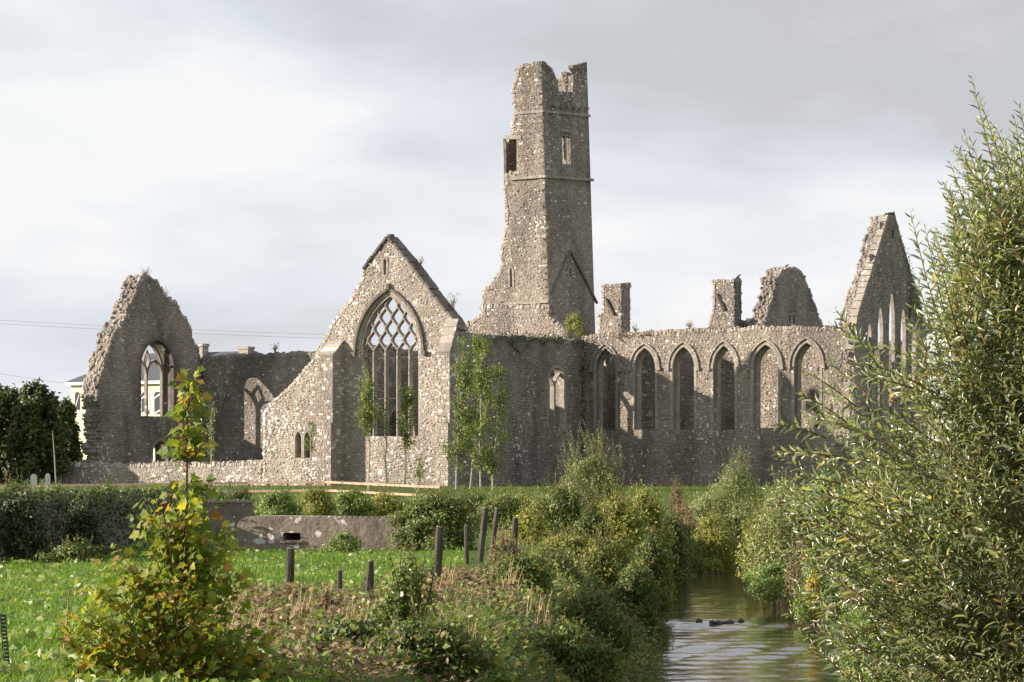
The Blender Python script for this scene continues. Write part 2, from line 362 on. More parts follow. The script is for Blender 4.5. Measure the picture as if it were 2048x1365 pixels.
def wall(name, rt, pl, outline, holes=(), thick=0.95, body='mortar', face='tower', K=150, rough=0.10, uvmode=False, uclip=None,
         rowh=(0.085, 0.17), lens=(0.10, 0.30), proud=(0.002, 0.017), label=None, facing=True, gaps=0.006, edge=True, edge_out=0.07):
    """a rubble wall: core with openings, coursed facing stones each its own solid, broken stones along ragged edges.
    outline: photograph points on the wall's face; a third value marks the edge that starts there as a clean one."""
    pts, fl = [], []
    for q in outline:
        fl.append(len(q) > 2)
        p = (q[0], q[1]) if uvmode else pl.uv(q[0], q[1])
        if p[1] < 0.15 and not uvmode: p = (p[0], -0.45)
        if uclip: p = (min(max(p[0], uclip[0]), uclip[1]), p[1])
        pts.append(p)
    area = sum(pts[i][0] * pts[(i + 1) % len(pts)][1] - pts[(i + 1) % len(pts)][0] * pts[i][1] for i in range(len(pts)))
    if area < 0:
        pts = pts[::-1]; fl = fl[::-1]; fl = fl[1:] + fl[:1]
    base_pts = pts
    pts, rr = rough_outline(pts, fl, rough)
    loops = [pts] + [list(h) for h in holes]
    flat = [p for l in loops for p in l]
    tris = tessellate_polygon([[Vector((p[0], p[1], 0)) for p in l] for l in loops])
    n = len(flat); V = [pl.w(u, z, 0) for u, z in flat] + [pl.w(u, z, -thick) for u, z in flat]
    Fs = [tuple(t) for t in tris] + [tuple(i + n for i in reversed(t)) for t in tris]
    b = 0
    for l in loops:
        m = len(l)
        for i in range(m):
            j = (i + 1) % m; Fs.append((b + i, b + j, b + n + j, b + n + i))
        b += m
    o0 = origin(rt)
    me = mesh_from(name, [(v[0] - o0[0], v[1] - o0[1], v[2] - o0[2]) for v in V], Fs)
    import bmesh
    bm = bmesh.new(); bm.from_mesh(me); bmesh.ops.recalc_face_normals(bm, faces=bm.faces); bm.to_mesh(me); bm.free()
    ob = part(name, me, M[body], rt, label=label)
    if not facing: return ob, pts
    # --- coursed facing
    P = np.array(pts); u0, z0 = P.min(0); u1, z1 = P.max(0); z0 = max(z0, -0.3)
    ST = []
    z = z0; ph = random.uniform(0, 6)
    while z < z1:
        h = random.uniform(*rowh); u = u0 - random.uniform(0, .3)
        while u < u1:
            l = random.uniform(*lens) * (1.25 if random.random() < .12 else 1)
            hh = h * random.uniform(.8, 1.0); zz = z + (h - hh) * random.random()
            if random.random() < .10: hh = h * 1.7
            wv = .055 * math.sin(u * 1.7 + ph) + .035 * math.sin(u * 4.3 + 2 * ph) + random.uniform(-.02, .02)
            ST.append((u, zz + wv, l - gaps, hh * random.uniform(.75, 1.15) - gaps)); u += l
        z += h
    S = np.array(ST); cu = S[:, 0] + S[:, 2] / 2; cz = S[:, 1] + S[:, 3] / 2
    keep = inside(np.stack([cu, cz], 1), pts)
    cnr = [(S[:, 0] + a * S[:, 2], S[:, 1] + b_ * S[:, 3]) for a in (0.04, .96) for b_ in (0.04, .96)] + [(cu, cz)]
    hit = np.zeros(len(S), bool); out_n = np.zeros(len(S), int)
    for a, b_ in cnr:
        q = np.stack([a, b_], 1)
        for h in holes: hit |= inside(q, h)
        out_n += ~inside(q, pts)
    for h in holes:
        for hu, hz in h:
            hit |= (S[:, 0] < hu) & (hu < S[:, 0] + S[:, 2]) & (S[:, 1] < hz) & (hz < S[:, 1] + S[:, 3])
    keep &= ~hit & (out_n <= 2)
    # stones that would poke past a clean vertical edge stay out
    for i in range(len(base_pts)):
        if fl[i]:
            a, b_ = base_pts[i], base_pts[(i + 1) % len(base_pts)]
            for cc in cnr[:4]:
                q = np.stack(cc, 1)
                zlo, zhi = min(a[1], b_[1]), max(a[1], b_[1])
                if zhi - zlo > .5:
                    near = (np.abs(q[:, 0] - (a[0] + (b_[0] - a[0]) * (q[:, 1] - a[1]) / (b_[1] - a[1] + 1e-9))) < .6) & (q[:, 1] > zlo) & (q[:, 1] < zhi)
                    keep &= ~(near & ~inside(q, pts))
    keep &= rng.random(len(S)) > 0.02        # fallen stones leave sockets
    S = S[keep]
    if len(S) == 0: return ob, pts
    ar = S[:, 2] * S[:, 3]; order = np.argsort(-ar)
    indiv = order[:K]; rest = order[K:]
    mat = M[face]
    ux = Vector((pl.dir[0], pl.dir[1], 0)); ny = Vector((pl.nrm[0], pl.nrm[1], 0)); uz = Vector((0, 0, 1))
    for i in indiv:
        u, z, l, h = S[i]
        pr = random.uniform(*proud) * .7 + 0.02
        o = bpy.data.objects.new('stone', stone_mesh(random.randrange(8), mat)); C.objects.link(o); o.parent = ob
        c = Vector(pl.w(u + l / 2, z + h / 2, -0.02)) - Vector(o0)
        mtx = Matrix.Identity(4)
        for r_ in range(3):
            mtx[r_][0] = ux[r_] * l; mtx[r_][1] = ny[r_] * pr; mtx[r_][2] = uz[r_] * h; mtx[r_][3] = c[r_]
        o.matrix_local = mtx
    VV, TT = [], []
    if len(rest):
        Q = S[rest]; n = len(Q); pr = rng.uniform(proud[0], proud[1], n)
        u, z, l, h = Q.T; ins = np.minimum(.022, .12 * h)
        def j(a): return rng.uniform(-a, a, n)
        rot = rng.normal(0, .07, n)
        fr = []
        for (a, b_) in ((0, 0), (1, 0), (1, 1), (0, 1)):
            su = 1 if a == 0 else -1; sz = 1 if b_ == 0 else -1
            cu_ = (a - .5) * l; cz_ = (b_ - .5) * h; ou_ = -rot * cz_; oz_ = rot * cu_
            fr.append((pl.W(u + a * l + ou_ + j(.02), z + b_ * h + oz_ + j(.018), np.full(n, -.02)),
                       pl.W(u + a * l + ou_ + su * ins * rng.uniform(.3, 2.4, n) + j(.02), z + b_ * h + oz_ + sz * ins * rng.uniform(.3, 2.2, n) + j(.014), pr + j(.014))))
        A = np.stack([f[0] for f in fr] + [f[1] for f in fr], 1)   # n,8,3
        VV.append(A.reshape(-1, 3))
        q = np.array([(4, 5, 6, 7), (0, 1, 5, 4), (1, 2, 6, 5), (2, 3, 7, 6), (3, 0, 4, 7)])
        TT.append((np.arange(n)[:, None, None] * 8 + q[None]).reshape(-1, 4))
    # --- broken stones through the thickness of ragged edges
    if edge:
        bx = []
        m = len(pts)
        for i in range(m):
            if not rr[i]: continue
            a, b_ = pts[i], pts[(i + 1) % m]; L = math.hypot(b_[0] - a[0], b_[1] - a[1])
            if L < .05: continue
            tx, tz = (b_[0] - a[0]) / L, (b_[1] - a[1]) / L; ox, oz = tz, -tx     # outward for a ccw loop
            s = 0
            while s < L:
                sl = random.uniform(.11, .27); d = 0.03
                while d > -thick - 0.05:
                    dl = random.uniform(.13, .32)
                    if random.random() < .88:
                        bx.append((a[0] + tx * (s + sl / 2), a[1] + tz * (s + sl / 2), d - dl / 2, tx, tz, ox, oz, sl * .98, dl * .96, random.uniform(-.02, edge_out) * (1.8 if random.random() < .12 else 1)))
                    d -= dl
                s += sl
        if bx:
            B = np.array(bx); n = len(B)
            cu, cz, cd, tx, tz, ox, oz, sl, dl, ou = B.T; inn = -0.16
            ring = []
            for lev in (0, 1):
                for (a, b_) in ((-.5, -.5), (.5, -.5), (.5, .5), (-.5, .5)):
                    k = (inn if lev == 0 else ou) + (0 if lev == 0 else 1) * rng.uniform(-.03, .03, n); sh = 1 if lev == 0 else rng.uniform(.72, .95, n)
                    aa = a * sl * sh + rng.uniform(-.02, .02, n); dd = b_ * dl * sh + rng.uniform(-.02, .02, n)
                    ring.append(pl.W(cu + tx * aa + ox * k, cz + tz * aa + oz * k, cd + dd))
            A = np.stack(ring, 1); base = sum(len(v) for v in VV); VV.append(A.reshape(-1, 3))
            q = np.array([(4, 5, 6, 7), (0, 1, 5, 4), (1, 2, 6, 5), (2, 3, 7, 6), (3, 0, 4, 7)])
            TT.append(base + (np.arange(n)[:, None, None] * 8 + q[None]).reshape(-1, 4))
    if VV:
        V = np.concatenate(VV) - o0; T = np.concatenate(TT)
        part('rubble_facing', tri_mesh('rubble_facing', V, T), mat, ob, stuff=True)
    return ob, pts

def bar(mb, pl, poly, width, d0, d1, taper=False):
    """box-section bar along a 2-D polyline on a wall plane, from depth d0 (back) to d1 (front)"""
    n = len(poly); V = []
    for i, (u, z) in enumerate(poly):
        a = poly[max(i - 1, 0)]; b = poly[min(i + 1, n - 1)]; L = math.hypot(b[0] - a[0], b[1] - a[1]) or 1
        nx, nz = -(b[1] - a[1]) / L * width / 2, (b[0] - a[0]) / L * width / 2
        k = .55 if taper else 1
        V += [pl.w(u + nx, z + nz, d0), pl.w(u - nx, z - nz, d0), pl.w(u - nx * k, z - nz * k, d1), pl.w(u + nx * k, z + nz * k, d1)]
    Fs = []
    for i in range(n - 1):
        for k in range(4):
            k2 = (k + 1) % 4; Fs.append((i * 4 + k, i * 4 + k2, i * 4 + 4 + k2, i * 4 + 4 + k))
    Fs.append((3, 2, 1, 0)); Fs.append(tuple((n - 1) * 4 + k for k in range(4)))
    mb.add(V, Fs)
def blocks_along(mb, pl, poly, width, d0, d1, step, gap=0.012, jit=0.01):
    """separate dressed blocks along a polyline (voussoirs, copings, strings)"""
    S = [0.0]
    for i in range(1, len(poly)): S.append(S[-1] + math.hypot(poly[i][0] - poly[i - 1][0], poly[i][1] - poly[i - 1][1]))
    def pt(s):
        s = min(max(s, 0), S[-1])
        for i in range(1, len(S)):
            if s <= S[i] + 1e-9:
                t = (s - S[i - 1]) / max(S[i] - S[i - 1], 1e-9); a, b = poly[i - 1], poly[i]
                return (a[0] + (b[0] - a[0]) * t, a[1] + (b[1] - a[1]) * t)
        return poly[-1]
    k = max(1, round(S[-1] / step)); st = S[-1] / k
    for i in range(k):
        j = random.uniform(-jit, jit)
        bar(mb, pl, [pt(i * st + gap / 2), pt((i + .5) * st), pt((i + 1) * st - gap / 2)], width, d0, d1 + j)

def quoins(rt, parent, e, n, z0, z1, mat, face_s=-1):
    """alternating long and short corner stones where a south face (running west from e) meets an east face (running north from n)"""
    z = z0; k = 0; o0 = Vector(origin(rt))
    while z < z1 - .15:
        h = random.uniform(.17, .28); le, ln = (.42, .24) if k % 2 else (.24, .42)
        le *= random.uniform(.85, 1.15); ln *= random.uniform(.85, 1.15); pr = random.uniform(.006, .016)
        me = stone_mesh(random.randrange(8), mat)
        o = bpy.data.objects.new('quoin', me); C.objects.link(o); o.parent = parent
        c = Vector(EN(e - le / 2 + pr, n - pr, z + h / 2)) - o0
        # local y runs from front (n - pr) inwards
        mtx = Matrix.Identity(4); ax = Vector((DS[0], DS[1], 0)) * le; ay = -Vector((DE[0], DE[1], 0)) * (ln + pr); az = Vector((0, 0, h - .015))
        c = c + Vector((DE[0], DE[1], 0)) * (ln + pr)
        for r_ in range(3): mtx[r_][0] = ax[r_]; mtx[r_][1] = ay[r_]; mtx[r_][2] = az[r_]; mtx[r_][3] = c[r_]
        o.matrix_local = mtx
        z += h; k += 1

# ------------------------------------------------------------------ ground, river
RIVER = np.array([(1.0, -60), (1.5, 0), (2.55, 28), (3.9, 54), (4.56, 75), (5.2, 90), (5.85, 106), (8.5, 119), (18, 130), (60, 142), (200, 150)], float)
HW = 1.62; ZW = -2.41
def river_dist(x, y):
    x = np.asarray(x, float); y = np.asarray(y, float); best = np.full(np.broadcast(x, y).shape, 1e9)
    for a, b in zip(RIVER[:-1], RIVER[1:]):
        d = b - a; t = np.clip(((x - a[0]) * d[0] + (y - a[1]) * d[1]) / (d @ d), 0, 1)
        best = np.minimum(best, np.hypot(x - a[0] - t * d[0], y - a[1] - t * d[1]))
    return best
def ground_np(x, y):
    x = np.asarray(x, float); y = np.asarray(y, float)
    g = np.interp(y, [-100, 80, 120, 165, 194, 205, 400, 1200, 6000], [-1.0, -1.0, -0.78, -0.42, -0.06, 0, 0, 0.3, 0.3])
    g = g + 0.05 * np.sin(x * .9 + y * .31) * np.sin(y * .23) * (y < 190)
    d = river_dist(x, y)
    t = np.clip((d - HW) / 1.9, 0, 1); t = t * t * (3 - 2 * t) * .55 + t * .45
    bank = -2.62 + (g + 2.62) * t + .10 * np.sin(x * 3.1 + y * .7) * (t > .02) * (t < .98)
    bank = np.where(d < HW, -2.62 - .3 * (1 - d / HW), bank)
    return np.where(d < HW + 1.9, bank, g)
def ground(x, y): return float(ground_np(np.array([x]), np.array([y]))[0])

def build_ground():
    xs = np.concatenate([[-6000, -2500, -900, -400, -200, -120, -80, -60], np.arange(-48, -12, 2.0), np.arange(-12, 14, .3), np.arange(14, 40, 2.0), [44, 60, 80, 120, 200, 400, 900, 2500, 6000]])
    ys = np.concatenate([[-60, -30, 0, 10], np.arange(16, 130, .8), np.arange(130, 210, 2.0), [215, 230, 260, 320, 420, 600, 1000, 2000, 6000]])
    X, Y = np.meshgrid(xs, ys); Z = ground_np(X, Y)
    V = np.stack([X, Y, Z], -1).reshape(-1, 3); nx = len(xs); ny = len(ys)
    i = (np.arange(ny - 1)[:, None] * nx + np.arange(nx - 1)[None]).ravel()
    T = np.stack([i, i + 1, i + nx + 1, i + nx], 1)
    m, t, b, o = new_mat('meadow soil and turf'); p = obj_coord(t)
    c = set_ramp(t, noise(t, p, 1.3, 6, .65), [(.3, (.045, .07, .014)), (.55, (.075, .125, .02)), (.75, (.11, .15, .035))])
    d = set_ramp(t, noise(t, p, .35, 4), [(.52, (0, 0, 0)), (.66, (.6, .6, .6))])
    c = mixc(t, d, c, (.10, .085, .035))
    sx = N(t, 'ShaderNodeSeparateXYZ'); t.links.new(p, sx.inputs[0])
    mr = N(t, 'ShaderNodeMapRange'); mr.inputs['From Min'].default_value = -1.25; mr.inputs['From Max'].default_value = -1.75; t.links.new(sx.outputs[2], mr.inputs['Value'])
    c = mixc(t, mr.outputs[0], c, (.05, .04, .025))
    t.links.new(c, b.inputs['Base Color']); b.inputs['Roughness'].default_value = .95; b.inputs['Specular IOR Level'].default_value = .1
    bump(t, b, noise(t, p, 9, 5, .7), .8, .08)
    g = part('ground', tri_mesh('ground', V, T), m); g['kind'] = 'structure'
    for pl_ in g.data.polygons: pl_.use_smooth = True
build_ground()
def build_river():
    us = np.linspace(-1, 1, 26); pts = []
    S = []
    for a, b in zip(RIVER[:-1], RIVER[1:]):
        L = np.linalg.norm(b - a); k = max(2, int(L / (.35 if 45 < b[1] < 125 else 3)))
        for i in range(k): S.append((a + (b - a) * i / k, (b - a) / L))
    V = []
    for c, d in S:
        nrm = np.array([d[1], -d[0]])
        for u in us:
            p = c + nrm * u * 2.6; x, y = p
            rif = math.exp(-((y - 74.5) / 2.2) ** 2) * .035 + math.exp(-((y - 64) / 4) ** 2) * .02 + .005
            z = ZW + rif * (math.sin(x * 5.3 + y * 3.1) * .5 + math.sin(x * 2.1 - y * 4.7 + 1.3) * .6 + math.sin(y * 7.9 + x * 1.1) * .35)
            V.append((x, y, z))
    n = len(us); i = (np.arange(len(S) - 1)[:, None] * n + np.arange(n - 1)[None]).ravel()
    T = np.stack([i, i + 1, i + n + 1, i + n], 1)
    m, t, b, o = new_mat('shallow brown river water'); p = obj_coord(t)
    c = set_ramp(t, noise(t, p, .5, 4), [(.35, (.035, .033, .018)), (.65, (.075, .055, .026))])
    t.links.new(c, b.inputs['Base Color']); b.inputs['Roughness'].default_value = .06; b.inputs['IOR'].default_value = 1.33; b.inputs['Specular IOR Level'].default_value = .55
    mp = N(t, 'ShaderNodeMapping'); mp.inputs['Scale'].default_value = (1.0, .38, 1); t.links.new(p, mp.inputs[0])
    n1 = noise(t, mp.outputs[0], 2.6, 5, .6, .4); n2 = noise(t, mp.outputs[0], .8, 3, .5, .6)
    bump(t, b, mth(t, 'ADD', mth(t, 'MULTIPLY', n1, .35), n2), .20, .16)
    r = part('river_water', tri_mesh('river_water', np.array(V), T), m); r['kind'] = 'structure'
    for pl_ in r.data.polygons: pl_.use_smooth = True
build_river()

# ================================================================== THE PRIORY
S0 = Plane('S', 0.0)
# ---------------------------------------------------------------- south transept
tr = root('transept_ruin', 'roofless gabled transept with large five-light net-traceried window and two buttresses', 'church ruin', EN(-5, 1, 0))
uv = S0.uv
def U(pl, px, y=800): return pl.uv(px, y)[0]
def Zz(pl, px, py): return pl.uv(px, py)[1]
wu0, wu1 = U(S0, 719.5), U(S0, 838.5); wsp = Zz(S0, 778, 706); wap = Zz(S0, 778, 588); wsill = Zz(S0, 778, 873)
win_hole = arch_hole(wu0, wu1, wsill, wsp, wap, 10)
slit_hole = [uv(765.5, 553), uv(774.5, 553), uv(774.5, 517), uv(765.5, 517)]
def light(pl, x0, x1, yb, ysp, ya, n=4):
    a, b = U(pl, x0), U(pl, x1); xm = (x0 + x1) / 2
    return arch_hole(a, b, Zz(pl, xm, yb), Zz(pl, xm, ysp), Zz(pl, xm, ya), n)
tw1 = light(S0, 589.5, 604.5, 916, 877, 862); tw2 = light(S0, 607.5, 622, 916, 877, 862)
out_tr = [(526, 985), (905, 985, 1), (905, 716, 1), (912, 676), (915, 659, 1), (903, 638, 1), (879, 608, 1), (830, 541, 1), (775, 476, 1), (726, 541), (724, 556), (701, 600), (677, 631), (661, 651), (641, 692), (633, 712), (601, 748), (580, 772), (540, 808), (526, 829)]
tw_ob, _ = wall('gable_wall', tr, S0, out_tr, [win_hole, slit_hole, tw1, tw2], .72, 'mortar_pale', 'transept', K=300, rough=.07, proud=(.003, .024), edge_out=.05)
# window: jamb order, tracery net, mullions, bars
win = MB()
ins = .10
bar(win, S0, [(wu0 + .05, wsill), (wu0 + .05, wsp)] + [(u, z) for u, z in arch(wu0 + .05, wu1 - .05, wsp, wap - .08, 10)] + [(wu1 - .05, wsp), (wu1 - .05, wsill)], .12, -.55, -.06)
tracery = win.build('window', M['dressed'], tr, label='five-light window with net tracery and moulded frame')
tb = MB()
ou0, ou1 = U(S0, 711), U(S0, 848)
blocks_along(tb, S0, arch(ou0, ou1, Zz(S0, 778, 706), Zz(S0, 778, 578), 14), .15, -.02, .15, .42)
for u in (ou0 - .06, ou1 + .06): tb.hexa([S0.w(u - .13, wsp - .18, -.02), S0.w(u + .13, wsp - .18, -.02), S0.w(u + .13, wsp - .18, .2), S0.w(u - .13, wsp - .18, .2), S0.w(u - .16, wsp + .06, -.02), S0.w(u + .16, wsp + .06, -.02), S0.w(u + .16, wsp + .06, .22), S0.w(u - .16, wsp + .06, .22)])
um = (ou0 + ou1) / 2; za = Zz(S0, 778, 578)
tb.hexa([S0.w(um - .13, za - .05, 0), S0.w(um + .13, za - .05, 0), S0.w(um + .11, za - .05, .22), S0.w(um - .11, za - .05, .22), S0.w(um - .1, za + .28, 0), S0.w(um + .1, za + .28, 0), S0.w(um + .08, za + .24, .18), S0.w(um - .08, za + .24, .18)])
tb.build('hood_mould', M['dressed_dark'], tracery)
lw = (wu1 - wu0) / 5
mull_top = Zz(S0, 778, 703)
for k in range(1, 5):
    mb = MB(); u = wu0 + k * lw; bar(mb, S0, [(u, wsill - .02), (u, mull_top)], .125, -.42, -.14, True); mb.build('mullion', M['dressed'], tracery)
net = MB()
inner = arch_hole(wu0 + .06, wu1 - .06, wsill, wsp, wap - .08, 14)
rh = 23.0 / 37.3
def add_edge(a, b):
    pts = []
    for i in range(9):
        t = i / 8; s = t - .16 * math.sin(2 * math.pi * t)      # ogee: leaves and arrives steeply
        pts.append((a[0] + (b[0] - a[0]) * (.5 - .5 * math.cos(math.pi * t)), a[1] + (b[1] - a[1]) * t))
    pi = inside(np.array(pts), inner); run = []
    for ok, p in zip(pi, pts):
        if ok: run.append(p)
        else:
            if len(run) > 1: bar(net, S0, run, .105, -.40, -.16, True)
            run = []
    if len(run) > 1: bar(net, S0, run, .105, -.40, -.16, True)
for row in range(0, 7):
    z = mull_top + row * rh
    for k in range(-1, 7):
        u = wu0 + (k + (.5 if row % 2 else 0)) * lw
        for s in (-.5, .5):
            add_edge((u, z), (u + s * lw, z + rh))
net.build('net_tracery', M['dressed'], tracery)
for py, k0, k1 in ((716, 0, 5), (797, 1, 3)):
    mb = MB(); z = Zz(S0, 778, py); bar(mb, S0, [(wu0 + k0 * lw, z), (wu0 + k1 * lw, z)], .05, -.30, -.25); mb.build('saddle_bar', M['iron'], tracery)
# copings: slabs along the upper left and the right slope, finial
cop = MB()
def slope(px): return [uv(*p) for p in px]
def coping_run(poly, step, wid, d0, d1, parent):
    Ls = []
    for (a, b) in zip(poly[:-1], poly[1:]):
        L = math.hypot(b[0] - a[0], b[1] - a[1]); k = max(1, round(L / step))
        for i in range(k):
            m_ = MB(); t0, t1 = i / k + .01, (i + 1) / k - .01; j = random.uniform(-.025, .025)
            f = lambda t: (a[0] + (b[0] - a[0]) * t, a[1] + (b[1] - a[1]) * t + j)
            bar(m_, S0, [f(t0), f(t1)], wid, d0, d1 + random.uniform(-.03, .03)); m_.build('coping_stone', M['dressed_dark'], parent)
coping_run(slope([(726, 539), (775, 474)]), .5, .13, -.76, .11, tw_ob)
coping_run(slope([(775, 474), (830, 539), (879, 607), (905, 637), (918, 660)]), .5, .13, -.80, .06, tw_ob)
fn = MB(); ua, zt = uv(775, 476)
fn.hexa([S0.w(ua - .14, zt - .1, -.5), S0.w(ua + .14, zt - .1, -.5), S0.w(ua + .14, zt - .1, -.05), S0.w(ua - .14, zt - .1, -.05), S0.w(ua - .09, zt + .2, -.45), S0.w(ua + .1, zt + .22, -.45), S0.w(ua + .1, zt + .2, -.1), S0.w(ua - .09, zt + .2, -.1)])
fn.build('finial', M['dressed_dark'], tr)
# slit and twin light surrounds
def surround(pl, hole, width, d0, d1, parent, mat='dressed', name='window_frame', step=.35):
    mb = MB(); blocks_along(mb, pl, hole, width, d0, d1, step); return mb.build(name, M[mat], parent)
surround(S0, slit_hole + slit_hole[:1], .14, -.2, .03, tr)
tf = MB()
for h in (tw1, tw2): blocks_along(tf, S0, h, .10, -.3, .035, .3)
um_ = (tw1[-1][0] + tw2[0][0]) / 2; bar(tf, S0, [(um_, tw1[0][1]), (um_, tw1[0][1] + 1.3)], .10, -.5, .03)
tf.build('twin_window_frame', M['dressed'], tr)
dk = MB(); a = U(S0, 588); b = U(S0, 623); dk.hexa([S0.w(a, tw1[0][1] - .1, -1.7), S0.w(b, tw1[0][1] - .1, -1.7), S0.w(b, tw1[0][1] - .1, -1.5), S0.w(a, tw1[0][1] - .1, -1.5)] + [S0.w(a, tw1[0][1] + 1.7, -1.7), S0.w(b, tw1[0][1] + 1.7, -1.7), S0.w(b, tw1[0][1] + 1.7, -1.5), S0.w(a, tw1[0][1] + 1.7, -1.5)])
dk.build('inner_blocking_wall', M['mortar'], tr)
# buttresses
def buttress(px0, px1, ytop_front, ytop_wall, ystep, proj, proj2, label, cap='transept'):
    SF = Plane('S', -proj); u0, u1 = U(SF, px0), min(U(SF, px1), .40); zf = Zz(SF, px1, ytop_front); zw = Zz(S0, px1, ytop_wall); zs = Zz(S0, px1, ystep)
    mb = MB()
    P = lambda u, z, d: S0.w(u, z, d)
    # lower stage
    mb.hexa([P(u0, -.4, -.02), P(u1, -.4, -.02), P(u1, -.4, proj2), P(u0, -.4, proj2), P(u0, zs + .25, -.02), P(u1, zs + .25, -.02), P(u1, zs, proj2), P(u0, zs, proj2)])
    mb.hexa([P(u0 + .01, zs, -.02), P(u1 - .01, zs, -.02), P(u1 - .01, zs, proj), P(u0 + .01, zs, proj), P(u0 + .01, zw, -.02), P(u1 - .01, zw, -.02), P(u1 - .01, zf, proj), P(u0 + .01, zf, proj)])
    body = mb.build('buttress', M['mortar_pale'], tr, label=label)
    # facing: front (south) and east side, as stone courses
    for kind in ('front', 'side'):
        VV = []; z = -.35
        mbs = MB()
        while z < zf - .05:
            h = min(random.uniform(.11, .22), zf - z); pr_ = proj2 if z < zs else proj
            lo, hi = (u0, u1) if kind == 'front' else (0.0, pr_)
            s = lo
            while s < hi - .03:
                l = min(random.uniform(.14, .36), hi - s)
                if hi - s - l < .12: l = hi - s
                q = random.uniform(.012, .03); g = .008
                if kind == 'front':
                    bs = [(s + g, z + g), (s + l - g, z + g), (s + l - g, z + h - g), (s + g, z + h - g)]
                    bk = [P(a_, b_, pr_ - .02) for a_, b_ in bs]; fr = [P(a_ + (.015 if i in (0, 3) else -.015), b_ + (.012 if i < 2 else -.012), pr_ + q) for i, (a_, b_) in enumerate(bs)]
                else:
                    bs = [(s + g, z + g), (s + l - g, z + g), (s + l - g, z + h - g), (s + g, z + h - g)]
                    bk = [P(u1 - .02, b_, a_) for a_, b_ in bs]; fr = [P(u1 + q, b_ + (.012 if i < 2 else -.012), a_ + (.015 if i in (0, 3) else -.015)) for i, (a_, b_) in enumerate(bs)]
                mbs.add(bk + fr, [(4, 5, 6, 7), (0, 1, 5, 4), (1, 2, 6, 5), (2, 3, 7, 6), (3, 0, 4, 7)])
                s += l
            z += h
        mbs.build('facing_stone', M['transept'], body, stuff=True)
    # weathering slabs on the slope
    k = 4
    for i in range(k):
        m2 = MB(); t0, t1 = i / k, (i + 1) / k - .02
        z0_, d0_ = zf + (zw - zf) * t0, proj * (1 - t0); z1_, d1_ = zf + (zw - zf) * t1, proj * (1 - t1)
        m2.hexa([P(u0 - .03, z0_, d0_ + .04), P(u1 + .03, z0_, d0_ + .04), P(u1 + .03, z1_, d1_ + .04), P(u0 - .03, z1_, d1_ + .04), P(u0 - .03, z0_ + .09, d0_ + .06), P(u1 + .03, z0_ + .09, d0_ + .06), P(u1 + .03, z1_ + .09, d1_ + .02), P(u0 - .03, z1_ + .09, d1_ + .02)])
        m2.build('weathering_slab', M['transept'], body)
buttress(637, 666, 712, 684, 847, .95, 1.10, 'buttress west of the large window')
buttress(876, 903, 706, 640, 850, .75, .9, 'corner buttress with white lichened top')
# east wall of the transept
E0 = Plane('E', 0.0)
out_e = [(909, 985), (1165, 985), (1165, 683), (1110, 678), (1050, 674), (985, 672), (950, 668), (909, 668)]
ew_h = light(E0, 1096, 1129, 858, 760, 733, 6)
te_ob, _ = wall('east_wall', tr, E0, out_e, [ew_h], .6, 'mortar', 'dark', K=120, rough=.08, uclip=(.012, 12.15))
ef = MB()
blocks_along(ef, E0, ew_h, .16, -.3, .03, .35)
um2 = (ew_h[0][0] + ew_h[-1][0]) / 2; zt2 = Zz(E0, 1112, 762)
bar(ef, E0, [(um2, ew_h[0][1]), (um2, zt2)], .11, -.4, -.12)
for s in (-1, 1):
    hw = (ew_h[-1][0] - ew_h[0][0]) / 2
    bar(ef, E0, [(um2, zt2 - .3), (um2 + s * hw * .35, zt2 + .15), (um2 + s * hw * .75, zt2 + .42)], .10, -.4, -.12)
ef.build('window_frame', M['dressed'], tr)
# west arcade of the transept, seen through the great window
E9 = Plane('E', -9.05)
ar1 = arch_hole(1.9, 4.5, -.45, 2.6, 4.6, 6); ar2 = arch_hole(5.6, 8.6, -.45, 2.6, 4.6, 6)
ar1 = [(u, max(z, -.4)) for u, z in ar1]; ar2 = [(u, max(z, -.4)) for u, z in ar2]
wall('arcade_wall', tr, E9, [(1.03, -.45), (9.4, -.45), (9.4, 7.6), (5, 7.75), (1.03, 7.7)], [ar1, ar2], .8, 'mortar', 'dark', K=20, uvmode=True, rough=.1)
am = MB()
for h in (ar1, ar2): blocks_along(am, E9, h, .2, -.85, .03, .4)
am.build('arch_ring', M['dressed'], tr)

# ---------------------------------------------------------------- churchyard wall (low, west of the transept)
lwr = root('churchyard_wall', 'long low pale rubble wall running left from the gabled transept', 'stone wall', EN(-21, .4, 0))
S01 = Plane('S', 0.06)
wall('wall_body', lwr, S01, [(100, 985), (526, 985), (526, 925), (470, 926), (400, 929), (330, 927), (260, 930), (190, 928), (140, 930), (100, 931, 1)], [], .6, 'mortar_pale', 'transept', K=80, rough=.06, uclip=(-60, -13.02), edge_out=.12)

# ---------------------------------------------------------------- west gable fragment
EW = Plane('E', -25.9)
wg = root('gable_ruin', 'ragged ruined gable fragment in shade with tall two-light window at left', 'church ruin', EN(-26.4, 4.8, 0))
gw_hole = light(EW, 280, 349, 833, 735, 678, 8)
ga_hole = light(EW, 304, 337, 945, 905, 880, 6)
out_g = [(197, 985), (199, 900), (197, 840), (200, 756), (208, 730), (216, 706), (226, 680), (243, 645), (255, 622), (263, 606), (270, 590), (274, 572), (283, 556), (297, 552), (313, 560), (325, 577), (332, 597), (351, 604), (364, 628), (377, 648), (384, 675), (391, 692), (398, 700), (401, 714), (401, 985, 1)]
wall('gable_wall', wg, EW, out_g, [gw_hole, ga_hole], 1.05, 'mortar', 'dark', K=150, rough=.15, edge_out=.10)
# clasping remains of the south return at its foot
rt_ = MB()
SG = Plane('S', .12)
gf = MB()
